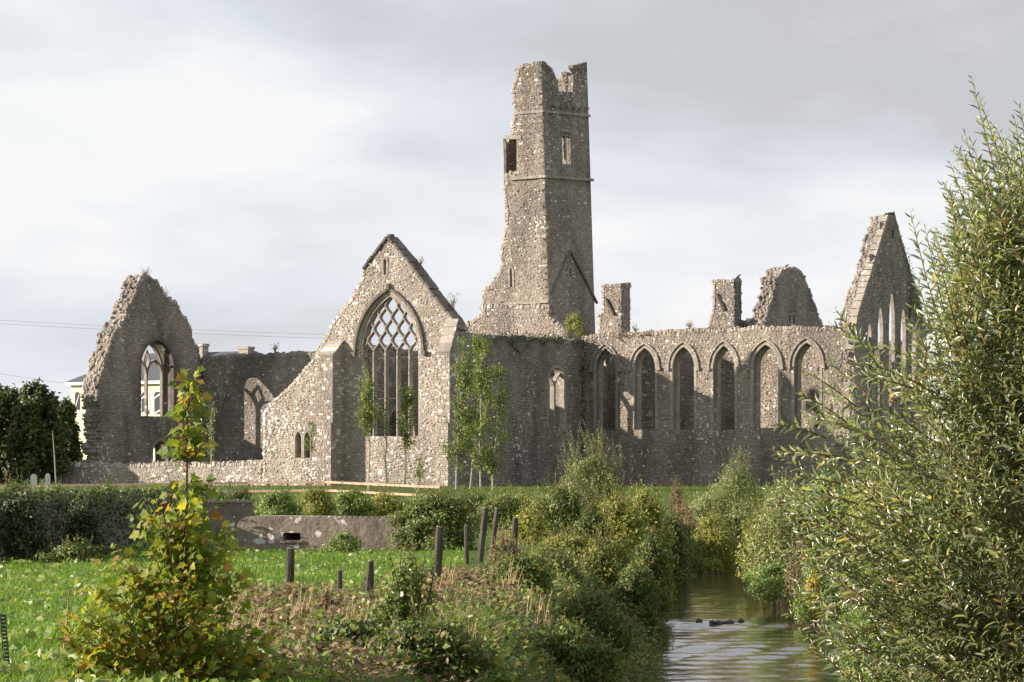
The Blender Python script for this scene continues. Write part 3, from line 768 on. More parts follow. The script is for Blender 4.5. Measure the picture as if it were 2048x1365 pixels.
# glazing line near the far face: two lights with a small quatrefoil head
d0, d1 = -.98, -.78
u0, u1 = gw_hole[0][0] + .12, gw_hole[-1][0] - .12; zb = gw_hole[0][1]; umid = (u0 + u1) / 2; hw = (u1 - u0) / 2
zsp = Zz(EW, 300, 745); zap = max(z for _, z in gw_hole)
bar(gf, EW, [(u0, zb), (u0, zsp)] + arch(u0, u1, zsp, zap - .1, 10) + [(u1, zsp), (u1, zb)], .16, d0, d1)
bar(gf, EW, [(umid, zb), (umid, zsp + .1)], .14, d0, d1)
for s in (-1, 1):
    a = umid + s * hw
    lo, hi = min(a, umid), max(a, umid)
    bar(gf, EW, arch(lo, hi, zsp - .2, zsp + .75, 6), .12, d0, d1)
bar(gf, EW, [(umid, zsp + .1), (umid - .28, zsp + .75), (umid, zsp + 1.35), (umid + .28, zsp + .75), (umid, zsp + .1)], .10, d0, d1)
gf.build('window_frame', M['dressed'], wg)
sg = MB(); blocks_along(sg, EW, gw_hole, .18, -.25, .03, .4); sg.build('window_surround', M['dressed_dark'], wg)
ag = MB(); blocks_along(ag, EW, ga_hole, .16, -.4, .03, .35); ag.build('arch_ring', M['dressed'], wg)

# ---------------------------------------------------------------- nave wall, behind
SN = Plane('S', 9.55)
nv = root('nave_wall', 'dark straight-topped wall between the ragged gable and the traceried gable', 'stone wall', EN(-17, 10, 0))
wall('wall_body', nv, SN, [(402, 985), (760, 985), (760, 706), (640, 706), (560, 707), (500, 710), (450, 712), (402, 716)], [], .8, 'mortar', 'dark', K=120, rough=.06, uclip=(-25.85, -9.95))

# ---------------------------------------------------------------- choir
N0 = 12.12
SC = Plane('S', N0)
ch = root('choir_ruin', 'long roofless choir with a row of six arched openings and a steep end gable', 'church ruin', EN(9, 16, 0))
wins = [(1191, 1232, 738, 698), (1268, 1311, 735, 697), (1345, 1389, 735, 694), (1426, 1470, 735, 692), (1506, 1557, 733, 690), (1588, 1640, 731, 686)]
holes = [light(SC, a, b, 860 - (i > 3) * 4, s, t, 7) for i, (a, b, s, t) in enumerate(wins)]
out_c = [(1166, 985), (1707, 985, 1), (1707, 700), (1700, 672), (1672, 656), (1600, 655), (1560, 655), (1500, 655), (1450, 658), (1400, 660), (1350, 661), (1300, 664), (1240, 668), (1200, 670), (1166, 674)]
cu1 = U(SC, 1708)
cs_ob, _ = wall('south_wall', ch, SC, out_c, holes, .62, 'mortar', 'choir', K=300, rough=.07, uclip=(.02, cu1))
for i, h in enumerate(holes):
    (a, b, s, t) = wins[i]
    fr = MB(); u0, u1 = h[0][0], h[-1][0]; zb = h[0][1]; zs = Zz(SC, (a + b) / 2, s); za = Zz(SC, (a + b) / 2, t)
    # splayed jamb order: outer edge on the wall face, inner edge set back
    blocks_along(fr, SC, [(u0 + .06, zb), (u0 + .06, zs)] + arch(u0 + .06, u1 - .06, zs, za - .06, 8) + [(u1 - .06, zs), (u1 - .06, zb)], .16, -.55, -.28, .42)
    blocks_along(fr, SC, [(u0 - .07, zb), (u0 - .07, zs)] + arch(u0 - .07, u1 + .07, zs, za + .09, 8) + [(u1 + .07, zs), (u1 + .07, zb)], .16, -.10, .03, .36)
    # stubs of broken cusps in the head
    for s_ in (-1, 1):
        uu = (u0 + u1) / 2 + s_ * .36; zz_ = za - .42
        if i in (1, 2, 3, 4, 5): bar(fr, SC, [(uu + s_ * .14, zz_ + .06), (uu - s_ * .02, zz_ - .10)], .09, -.45, -.3)
    wobj = fr.build('window', M['dressed'], ch)
    hm = MB(); uo0, uo1 = u0 - .26, u1 + .26
    blocks_along(hm, SC, arch(uo0, uo1, zs - .02, za + .28, 10), .10, -.02, .10, .30)
    for u_ in (uo0, uo1): hm.hexa([SC.w(u_ - .1, zs - .18, -.02), SC.w(u_ + .1, zs - .18, -.02), SC.w(u_ + .1, zs - .18, .14), SC.w(u_ - .1, zs - .18, .14), SC.w(u_ - .1, zs, -.02), SC.w(u_ + .1, zs, -.02), SC.w(u_ + .1, zs, .15), SC.w(u_ - .1, zs, .15)])
    hm.build('hood_mould', M['dressed'], wobj)
# north wall (inner face seen through the openings)
SNW = Plane('S', N0 + 8.2)
wall('north_wall', ch, SNW, [(-4.02, -.45), (cu1 - .95, -.45), (cu1 - .95, 7.9), (9, 8.0), (2, 8.1), (-4.02, 8.0)], [], .9, 'mortar', 'choir', K=40, uvmode=True, rough=.07)
EWc = Plane('E', -3.85)
wa = arch_hole(N0 + 2.9, N0 + 5.4, -.4, 3.0, 5.0, 6)
wall('west_screen_wall', ch, EWc, [(N0 + .65, -.45), (N0 + 8.15, -.45), (N0 + 8.15, 6.9), (N0 + 4, 7.0), (N0 + .65, 6.9)], [], .15, 'mortar', 'choir', K=10, uvmode=True, rough=.08, edge=False)
# east gable with five graded lancets
eG = cu1 + .01
EG = Plane('E', eG)
nb0 = N0 + .012
gl = []
ctr = U(EG, 1783)
lan = [(-2.35, .52, 690, 640), (-1.22, .60, 668, 605), (0, .66, 648, 575), (1.22, .60, 668, 605), (2.35, .52, 690, 640)]
cz = lambda py: Zz(EG, 1783, py)
for off, wd, ys, ya in lan:
    gl.append(arch_hole(ctr + off - wd / 2, ctr + off + wd / 2, cz(842), cz(ys), cz(ya), 5))
gl.append([EG.uv(1783, 478), EG.uv(1787.5, 477), EG.uv(1787.5, 460), EG.uv(1783, 461)])
half = [(1708, 700), (1715, 634), (1729, 588), (1744, 541), (1760, 488), (1777, 431)]
gp = [EG.uv(*p) for p in half]
apx = EG.uv(1790, 430)
right = [(2 * ctr - u + (.1 if i else 0), z) for i, (u, z) in enumerate(gp[:-1])][::-1]
og = [(nb0, -.45)] + [(2 * ctr - nb0, -.45)] + [(2 * ctr - nb0, right[-1][1])] + right[:-1][:0] + right[::-1][1:] + [apx] + gp[::-1][:-1] + [(nb0, gp[0][1], 1)]
eg_ob, _ = wall('east_gable', ch, EG, og, gl, .20, 'mortar', 'dark', K=100, uvmode=True, rough=.02, edge_out=.03, label='steep gable wall with tall lancets at the end of the choir')
EG2 = Plane('E', eG - .21)
rear = arch_hole(ctr - 3.1, ctr + 3.1, cz(842), cz(640), cz(562), 8)
slit2 = [(gl[5][0][0] - .3, gl[5][0][1]), (gl[5][1][0] + .3, gl[5][1][1]), (gl[5][2][0] + .3, gl[5][2][1]), (gl[5][3][0] - .3, gl[5][3][1])]
og2 = [(q[0], q[1] - .03) for q in og]
wall('gable_inner_leaf', ch, EG2, og2, [rear, slit2], .72, 'mortar', 'dark', K=0, uvmode=True, rough=.05, edge_out=.04, lens=(.4, .9), rowh=(.3, .5))
lf = MB()
for h in gl[:5]:
    lf = MB(); blocks_along(lf, EG, h, .08, -.18, .03, .4); lf.build('lancet_frame', M['dressed'], ch)
for (a, b) in zip(gp[:-1], gp[1:]):
    L = math.hypot(b[0] - a[0], b[1] - a[1]); k = max(1, round(L / .42))
    for i in range(k):
        m_ = MB(); f = lambda t: (a[0] + (b[0] - a[0]) * t, a[1] + (b[1] - a[1]) * t)
        bar(m_, EG, [f(i / k + .015), f((i + 1) / k - .015)], .16, -.42 - random.uniform(0, .15), .02); m_.build('coping_stone', M['dressed'], eg_ob)
qo = bpy.data.objects.new('corner', None)
quoins(ch, cs_ob, eG, N0, -.2, gp[0][1] - .2, M['choir'])
bpy.data.objects.remove(qo)

# ---------------------------------------------------------------- bell tower
def ul(px, py): return px + (970 - py) * .031      # the tower leans a little; it is built upright and then tilted
eT = -4.06; mT = N0 + 3.0
ST_ = Plane('S', mT); ET = Plane('E', eT)
tw = root('bell_tower', 'tall slender broken-topped tower rising above the ruined walls', 'tower', EN(eT, mT, 0))
LP = lambda pts: [(ul(p[0], p[1]), p[1], *p[2:]) for p in pts]
s_out = LP([(966, 985), (1099, 985, 1), (1081, 124), (1060, 130), (1033, 137), (1031, 157), (1026, 188), (1027, 227), (1023, 243), (1016, 275), (1033, 277, 1), (1033, 343), (1010, 347), (1007, 381), (1010, 408), (1007, 465), (1004, 522), (988, 553), (964, 588), (961, 608), (966, 630)])
s_out[0] = (976, 985); s_out[1] = (1109, 985, 1); s_out = [(p if p[1] < 600 else p) for p in s_out]
def Lh(pl, x0, x1, yb, ysp, ya, n=4):
    dx = (970 - (yb + ya) / 2) * .031; return light(pl, x0 + dx, x1 + dx, yb, ysp, ya, n)
sl_s = Lh(ST_, 1018, 1026.5, 572, 540, 530)
bel = [ST_.uv(ul(x, y), y) for x, y in ((1014.5, 342), (1033, 342), (1033, 278), (1014.5, 276))]
sw_ob, _ = wall('south_wall', tw, ST_, s_out, [sl_s], .45, 'mortar', 'tower', K=260, rough=.19, uclip=(-40, eT - .012), edge_out=.09)
e_out = LP([(1099, 985), (1190, 985, 1), (1175, 127, 1), (1166, 128, 1), (1164, 131, 1), (1146, 132, 1), (1147, 138, 1), (1156, 150, 1), (1147, 153, 1), (1146, 186, 1), (1117, 184, 1), (1116, 166, 1), (1106, 140), (1093, 127), (1082, 124, 1)])
e_out[0] = (1109, 985); e_out[1] = (1200, 985, 1)
tl1 = Lh(ET, 1124, 1130.6, 330, 277, 273, 3); tl2 = Lh(ET, 1133, 1139.6, 330, 277, 273, 3)
tl0 = [tl1[0]] + [(u, z) for u, z in tl1[1:-1]] + [(u, z) for u, z in tl2[1:-1]] + [tl2[-1]]
sl_e = [ET.uv(ul(x, y), y) for x, y in ((1137, 419), (1141, 419), (1141, 382), (1137, 382))]
sl_e2 = Lh(ET, 1137, 1144, 556, 540, 533, 3)
nT0 = mT + .012; nT1 = U(ET, 1200)
tew, _ = wall('east_wall', tw, ET, e_out, [tl0, sl_e, sl_e2], .36, 'mortar', 'tower', K=260, rough=.06, uclip=(nT0, nT1), edge_out=.06)
# north wall of the tower: parapet seen over the broken top, inner face through the openings
STN = Plane('S', nT1 - .86)
zt_n = Zz(ET, 1170, 150)
wall('north_wall', tw, STN, [(eT - 4.3, -.4), (eT - .87, -.4), (eT - .87, zt_n + .2), (eT - 1.25, zt_n + .2), (eT - 1.28, zt_n - .12), (eT - 2.0, zt_n - .14), (eT - 2.02, zt_n - 1.3), (eT - 3.4, zt_n - 1.5), (eT - 4.1, zt_n - 3), (eT - 4.3, 10)], [], .6, 'mortar', 'tower', K=30, uvmode=True, rough=.04, edge_out=.03)
TWW = Plane('E', -8.3); zb1 = Zz(ST_, ul(1020, 262), 262)
wall('west_screen_wall', tw, TWW, [(17.25, 6), (nT1 - .02, 6), (nT1 - .02, zb1), (17.25, zb1 - .1)], [], .2, 'mortar', 'tower', K=5, uvmode=True, rough=.04, edge=False)  # fragment added so the belfry opening looks onto a shaded face
# string courses
for py, out_ in ((222, .08), (353, .14)):
    sm = MB(); z = Zz(ST_, ul(1090, py), py)
    blocks_along(sm, ST_, [(U(ST_, ul(1030 if py == 222 else 1022, py), py), z + .02), (eT + out_ - .005, z)], .15, -.02, out_, .6, .01)
    blocks_along(sm, ET, [(mT + .004, z), (nT1 + out_, z)], .15, -.02, out_, .6, .01)
    sm.build('string_course', M['dressed'], tw)
sm = MB(); z = Zz(ST_, ul(1040, 606), 606); blocks_along(sm, ST_, [(U(ST_, ul(963, 606)), z), (eT + .03, z + .03)], .14, -.02, .12, .7); sm.build('string_course', M['dressed'], tw)
for i in range(7):
    cb = MB(); n_ = mT + .5 + i * (nT1 - mT - .8) / 6; z = Zz(ET, ul(1130, 218), 218)
    cb.hexa([ET.w(n_ - mT + mT - .09, z, -.02), ET.w(n_ + .09, z, -.02), ET.w(n_ + .09, z, .16), ET.w(n_ - .09, z, .16), ET.w(n_ - .1, z + .16, -.02), ET.w(n_ + .1, z + .16, -.02), ET.w(n_ + .1, z + .16, .24), ET.w(n_ - .1, z + .16, .24)])
    cb.build('water_spout', M['dressed'], tw)
# roof crease of the vanished choir roof
rc = MB(); ap = ET.uv(ul(1139, 502), 502); l0 = ET.uv(ul(1101, 588), 588); r0 = ET.uv(ul(1193, 610), 610)
blocks_along(rc, ET, [l0, ap], .12, -.02, .09, .55); blocks_along(rc, ET, [ap, r0], .13, -.02, .11, .55)
rc.build('roof_crease', M['dressed_dark'], tw)
# window dressings
tf = MB()
um_ = (tl1[-1][0] + tl2[0][0]) / 2; z0_, z1_ = tl1[0][1], max(z for _, z in tl1)
bar(tf, ET, [(um_, z0_ - .02), (um_, z1_ + .02)], .11, -.12, .02)
for u_ in (tl1[0][0] - .05, tl2[-1][0] + .05): blocks_along(tf, ET, [(u_, z0_), (u_, z1_)], .10, -.10, .03, .35)
bar(tf, ET, [(tl1[0][0] - .15, z1_ + .3), (tl2[-1][0] + .15, z1_ + .3)], .18, -.02, .1)
tf.build('twin_window_frame', M['dressed'], tw)
surround(ET, sl_e + sl_e[:1], .13, -.2, .03, tw, 'dressed', 'slit_frame'); surround(ET, sl_e2, .12, -.2, .03, tw, 'dressed', 'slit_frame'); surround(ST_, sl_s, .14, -.2, .035, tw, 'dressed', 'slit_frame')
lt = MB(); bar(lt, ST_, [(bel[3][0] - .1, bel[3][1] + .12), (bel[2][0] + .35, bel[2][1] + .12)], .22, -.6, .05); lt.build('lintel', M['dressed'], tw)
quoins(tw, tew, eT, mT, 8.2, Zz(ET, ul(1086, 140), 140), M['tower'])
# tilt
tw.rotation_euler = (0, -math.atan(.031), 0)

# crossing wall at the tower's foot
SX = Plane('S', N0 + 2.02)
cw = root('crossing_wall', 'pale broken wall with stepped right end at the foot of the tall tower', 'stone wall', EN(-8, mT, 0))
xw_hole = arch_hole(-8.6, -6.2, 0, 3.4, 5.2, 6); xw_hole = [(u, max(z, .05)) for u, z in xw_hole]
wall('wall_body', cw, SX, [(735, 985), (1133, 985), (1133, 666), (1126, 655), (1114, 648), (1108, 640), (1099, 634), (1099, 612), (965, 611), (966, 628), (948, 640), (935, 645), (931, 668), (905, 690), (860, 712), (735, 722)], [], .5, 'mortar', 'tower', K=120, rough=.08)

# ---------------------------------------------------------------- north range fragments
def pier(px0, px1, px2, ytop, label, D_n, stub):
    SP = Plane('S', D_n); u0, u1 = U(SP, px0), U(SP, px1); zt = Zz(SP, px1, ytop)
    EP = Plane('E', u1); n2 = U(EP, px2) ; th = n2 - D_n
    r_ = root('masonry_pier', label, 'wall remnant', EN((u0 + u1) / 2, D_n + .5, 0), 'square masonry stumps beyond the choir')
    st = [(p[0], p[1]) for p in stub]
    wall('pier_body', r_, SP, [(px1, 985, 1), (px1, ytop), (px0, ytop + 2)] + st + [(st[-1][0], 985)], [], th, 'mortar', 'tower', K=60, rough=.025, edge_out=.03, uclip=(-60, u1 - .01))
    wall('pier_side', r_, EP, [(D_n + .012, -.4), (n2, -.4), (n2, zt - .02), (D_n + .012, zt)], [], .2, 'mortar', 'dark', K=30, rough=.02, edge_out=.03, uvmode=True)
    dr = MB(); a = SP.uv(px0 + 8, ytop + 30); b = SP.uv(px0 + 24, ytop + 62)
    bar(dr, SP, [a, b], .12, -.02, .16); dr.build('drip_course', M['dressed_dark'], r_)
    return SP
pier(1204.6, 1243, 1260, 568, 'square masonry stump standing closest to the tower behind the choir', 30.0, [(1204, 627), (1198, 629), (1197, 664)])
pier(1426, 1469.6, 1482.5, 558.5, 'square masonry stump beside the small gable behind the choir', 30.0, [(1426, 606), (1424, 625), (1417, 650), (1416, 660)])
lw2 = root('ledge_wall', 'short low wall end right of the stump beside the small gable', 'wall remnant', EN(*en_of(1484, 224), 0))
SL = Plane('S', 30.8)
wall('wall_body', lw2, SL, [(1462, 985), (1497, 985), (1497, 642), (1475, 644), (1462, 644)], [], .6, 'mortar', 'tower', K=20, rough=.05)
# far gable
EFg = Plane('E', en_of(1585, 230)[0])
fg = root('small_gable', 'small dark broken-topped gable with two-light window behind the choir wall', 'church ruin', EN(*en_of(1585, 230), 0))
w2 = [EFg.uv(1576, 649), EFg.uv(1582, 649), EFg.uv(1582, 629), EFg.uv(1576, 629)]; w3 = [EFg.uv(1584, 649), EFg.uv(1590, 649), EFg.uv(1590, 629), EFg.uv(1584, 629)]
wall('gable_wall', fg, EFg, [(1520, 985), (1655, 985), (1655, 670), (1647, 653), (1634, 620), (1624, 596), (1616, 574), (1611, 556), (1603, 543), (1590, 537), (1575, 538), (1562, 545), (1553, 556), (1548, 585), (1536, 625), (1526, 653), (1520, 670)], [w2, w3], .95, 'mortar', 'dark', K=60, rough=.14, edge_out=.10)
wf_ = MB()
for h in (w2, w3): blocks_along(wf_, EFg, h + h[:1], .1, -.3, .03, .3)
wf_.build('window_frame', M['dressed'], fg)

# ---------------------------------------------------------------- house
hs = root('cream_house', 'cream house with hipped slate roof behind the ragged gable at left', 'house', EN(*en_of(140, 290), 0))
he, hn = en_of(142, 290)
SH = Plane('S', hn); L_ = 19.0; zev = 7.62; dep = 7.5
P_ = lambda u, n, z: EN(he + u, hn + n, z)
hb = MB(); hb.hexa([P_(0, 0, -.3), P_(L_, 0, -.3), P_(L_, dep, -.3), P_(0, dep, -.3), P_(0, 0, zev), P_(L_, 0, zev), P_(L_, dep, zev), P_(0, dep, zev)]); hb.build('wall', M['cream'], hs)
rf = MB(); o_ = .35; zr = zev + 2.35
rf.add([P_(-o_, -o_, zev + .12), P_(L_ + o_, -o_, zev + .12), P_(L_ + o_, dep + o_, zev + .12), P_(-o_, dep + o_, zev + .12), P_(3.6, dep / 2, zr), P_(L_ - 3.6, dep / 2, zr)], [(0, 1, 5, 4), (1, 2, 5), (2, 3, 4, 5), (3, 0, 4), (3, 2, 1, 0)])
roof = rf.build('roof', M['slate'], hs)
so = MB(); so.hexa([P_(-o_, -o_, zev - .12), P_(L_ + o_, -o_, zev - .12), P_(L_ + o_, dep + o_, zev - .12), P_(-o_, dep + o_, zev - .12), P_(-o_, -o_, zev + .11), P_(L_ + o_, -o_, zev + .11), P_(L_ + o_, dep + o_, zev + .11), P_(-o_, dep + o_, zev + .11)]); so.build('eaves_board', M['white'], hs)
for px, w_, z0, z1 in ((155, .55, 5.6, 7.0), (291, .8, 5.2, 6.9), (316, .8, 5.2, 6.9), (240, .8, 5.2, 6.9)):
    u = SH.uv(px, 800)[0] - he
    f = MB(); hole = [(he + a, b) for a, b in arch_hole(u - w_ / 2, u + w_ / 2, z0, z1 - .3, z1, 5)]
    blocks_along(f, SH, hole + hole[:1], .12, -.02, .05, 3); fo = f.build('window', M['white'], hs)
    gl_ = MB(); nn = len(hole); gl_.add([SH.w(a, b, .02) for a, b in hole] + [SH.w(a, b, -.05) for a, b in hole], [tuple(range(nn)), tuple(range(2 * nn - 1, nn - 1, -1))] + [(i, (i + 1) % nn, nn + (i + 1) % nn, nn + i) for i in range(nn)]); gl_.build('pane', M['glass'], fo)
for px0, px1, yt, nn_ in ((390, 405, 688, 2.9), (477, 496, 694, 2.9)):
    pl_ = Plane('S', hn + nn_); a, b = U(pl_, px0), U(pl_, px1); z = Zz(pl_, px0, yt)
    c_ = MB(); zb_ = zev + 1.2
    c_.hexa([pl_.w(a, zb_, 0), pl_.w(b, zb_, 0), pl_.w(b, zb_, -.7), pl_.w(a, zb_, -.7), pl_.w(a, z - .2, 0), pl_.w(b, z - .2, 0), pl_.w(b, z - .2, -.7), pl_.w(a, z - .2, -.7)])
    c_.hexa([pl_.w(a - .06, z - .2, .06), pl_.w(b + .06, z - .2, .06), pl_.w(b + .06, z - .2, -.76), pl_.w(a - .06, z - .2, -.76), pl_.w(a - .06, z, .06), pl_.w(b + .06, z, .06), pl_.w(b + .06, z, -.76), pl_.w(a - .06, z, -.76)])
    co = c_.build('chimney', M['dressed'], roof)

# ================================================================== foliage builders
TEMPL = {
 'lance': (np.array([(0, 0, 0), (.28, .5, .06), (.28, -.5, .06), (.32, 0, 0), (.66, .42, .03), (.66, -.42, .03), (.68, 0, -.04), (1, 0, -.14)]),
           [(0, 3, 1), (0, 2, 3), (1, 3, 6), (1, 6, 4), (2, 6, 3), (2, 5, 6), (4, 6, 7), (5, 7, 6)]),
 'oval': (np.array([(0, 0, 0), (.4, .5, .08), (.4, -.5, .08), (.5, 0, 0), (1, 0, -.1)]), [(0, 3, 1), (0, 2, 3), (1, 3, 4), (2, 4, 3)]),
 'maple': (np.array([(0, 0, 0), (.02, .36, .02), (.30, .34, .03), (.38, .62, .0), (.56, .30, .04), (1.0, 0.0, -.10), (.56, -.30, .04), (.38, -.62, .0), (.30, -.34, .03), (.02, -.36, .02), (.36, 0, -.03)]),
           [(10, 0, 1), (10, 1, 2), (10, 2, 3), (10, 3, 4), (10, 4, 5), (10, 5, 6), (10, 6, 7), (10, 7, 8), (10, 8, 9), (10, 9, 0)]),
 'blade': (np.array([(0, .5, 0), (0, -.5, 0), (.55, .32, .05), (.55, -.32, .05), (1, 0, -.18)]), [(0, 1, 3), (0, 3, 2), (2, 3, 4)]),
 'kite': (np.array([(0, 0, 0), (.45, .5, .05), (.45, -.5, .05), (1, 0, -.05)]), [(0, 2, 1), (1, 2, 3)]),
}
def unit(v): return v / np.maximum(np.linalg.norm(v, axis=-1, keepdims=True), 1e-9)
def leaf_arrays(pos, ax, nr, L, Wd, tmpl):
    tv, tf = TEMPL[tmpl]; ax = unit(ax); sd = unit(np.cross(nr, ax)); nr = np.cross(ax, sd)
    L = np.broadcast_to(L, len(pos)); Wd = np.broadcast_to(Wd, len(pos))
    V = pos[:, None] + ax[:, None] * (tv[None, :, :1] * L[:, None, None]) + sd[:, None] * (tv[None, :, 1:2] * Wd[:, None, None]) + nr[:, None] * (tv[None, :, 2:] * L[:, None, None])
    T = np.arange(len(pos))[:, None, None] * len(tv) + np.array(tf)[None]
    return V.reshape(-1, 3), T.reshape(-1, 3)
def leaves(name, parent, pos, ax, nr, L, Wd, tmpl, mat, stuff=True):
    V, T = leaf_arrays(pos, ax, nr, L, Wd, tmpl)
    return part(name, tri_mesh(name, V - origin(parent), T), M[mat], parent, stuff=stuff)
def leaf_objects(parent, pos, ax, nr, L, Wd, tmpl, mat):
    """single leaves as parts sharing one mesh"""
    tv, tf = TEMPL[tmpl]; key = ('leaf', tmpl, mat)
    if key not in STONE_BY_MAT:
        me = mesh_from('leaf', tv, tf); me.materials.append(M[mat]); STONE_BY_MAT[key] = me
    me = STONE_BY_MAT[key]; o0 = origin(parent)
    ax = unit(ax); sd = unit(np.cross(nr, ax)); nr = np.cross(ax, sd); L = np.broadcast_to(L, len(pos)); Wd = np.broadcast_to(Wd, len(pos))
    for i in range(len(pos)):
        o = bpy.data.objects.new('leaf', me); C.objects.link(o); o.parent = parent
        m_ = Matrix.Identity(4)
        for r_ in range(3): m_[r_][0] = ax[i][r_] * L[i]; m_[r_][1] = sd[i][r_] * Wd[i]; m_[r_][2] = nr[i][r_] * L[i]; m_[r_][3] = pos[i][r_] - o0[r_]
        o.matrix_local = m_
def rdir(n): return unit(rng.normal(size=(n, 3)))
def shoot_leaves(p0, p1, bend, spacing, start=.1):
    """leaf roots and axes along a curved shoot"""
    p0, p1 = np.array(p0), np.array(p1); L = np.linalg.norm(p1 - p0); n = max(3, int(L / spacing)); t = np.linspace(start, 1, n)
    pm = (p0 + p1) / 2 + bend
    c = (1 - t)[:, None] ** 2 * p0 + 2 * (t * (1 - t))[:, None] * pm + (t ** 2)[:, None] * p1
    d = unit(2 * (1 - t)[:, None] * (pm - p0) + 2 * t[:, None] * (p1 - pm))
    return c, d

def bush(name, label, cat, px, D, ytop, hw_px, mat, n, leaf, tmpl='oval', group=None, depth=None, blobs=9, shoots=0, shoot_h=.5, stem='bark', ybase=None, squash=1.0, xoff=None, wr=.55):
    """leaf-by-leaf shrub: uneven clumps over a few stems, with shoots breaking the outline"""
    x = (px - 1024) / F * D; g = ground(x, D); s = F / D
    zt = ZC + (HY - ytop) / s; zb = g if ybase is None else ZC + (HY - ybase) / s
    hw = hw_px / s; dp = depth or hw * .8; H = zt - zb
    r_ = root(name, label, cat, (x, D, g), group)
    cs = []
    for i in range(blobs):
        t = (i + .5) / blobs; a = i * 2.4 + random.uniform(-.4, .4); rr = random.uniform(.30, .46) * (1 if blobs < 14 else .85)
        q = (1 - rr * .9) * (1 - .75 * t ** 2.6) * random.uniform(.45, 1.0)
        if i == blobs - 1: q *= .3
        cs.append((x + hw * q * math.cos(a), D + dp * q * math.sin(a), zb + H * (.06 + .84 * t) - rr * H * .18, rr * hw, rr * dp, rr * H * .5))
    cs = np.array(cs); k = rng.integers(0, len(cs), n); dr = rdir(n); rad = rng.random(n) ** .42 * (1 + rng.normal(0, .17, n))
    pos = cs[k, :3] + dr * cs[k, 3:] * rad[:, None]
    pos[:, 2] = np.maximum(pos[:, 2], ground_np(pos[:, 0], pos[:, 1]) + .02)
    nr = unit(dr * .6 + rdir(n) * .75 + np.array([-.55, -.30, .45])); ax = unit(np.cross(nr, rdir(n)) + np.array([0, 0, -.25]))
    L = leaf * rng.uniform(.55, 1.25, n)
    PP, AA, NN, LL = [pos], [ax], [nr], [L]
    st = MB()
    for c in cs: 
        gx, gy = x + random.uniform(-.2, .2) * hw, D + random.uniform(-.2, .2) * dp
        st.tube([(gx, gy, ground(gx, gy) - .05), ((gx + c[0]) / 2 + random.uniform(-.1, .1) * hw, (gy + c[1]) / 2, (g + c[2]) / 2), (c[0], c[1], c[2] + c[5] * .5)], [.009 * max(1, H), .007 * max(1, H), .004], 5)
    for i in range(int(shoots * 1.7)):
        c = cs[random.randrange(len(cs))]; 
        p0 = np.array([c[0] + random.uniform(-.5, .5) * c[3], c[1] + random.uniform(-.5, .5) * c[4], c[2]])
        p1 = p0 + np.array([random.uniform(-.35, .35) * shoot_h, random.uniform(-.3, .3) * shoot_h, c[5] * .8 + shoot_h * random.uniform(.45, 1.0)])
        p, d = shoot_leaves(p0, p1, np.array([random.uniform(-.1, .1), 0, 0]) * shoot_h, leaf * .38)
        st.tube([tuple(p[0]), tuple(p[len(p) // 2]), tuple(p[-1])], [.007, .005, .002], 4)
        m_ = len(p); ang = rng.uniform(0, 6.28, m_); sd = np.stack([np.cos(ang), np.sin(ang), np.zeros(m_)], 1)
        PP.append(p); AA.append(unit(d * .6 + sd)); NN.append(unit(rdir(m_) * .6 + np.array([-.6, -.3, .5]))); LL.append(leaf * rng.uniform(.6, 1.1, m_) * (1 - .4 * np.linspace(0, 1, m_)))
    st.build('stem', M[stem], r_)
    pos = np.concatenate(PP); ax = np.concatenate(AA); nr = np.concatenate(NN); L = np.concatenate(LL)
    leaves('foliage', r_, pos, ax, nr, L, L * wr, tmpl, mat)
    return r_

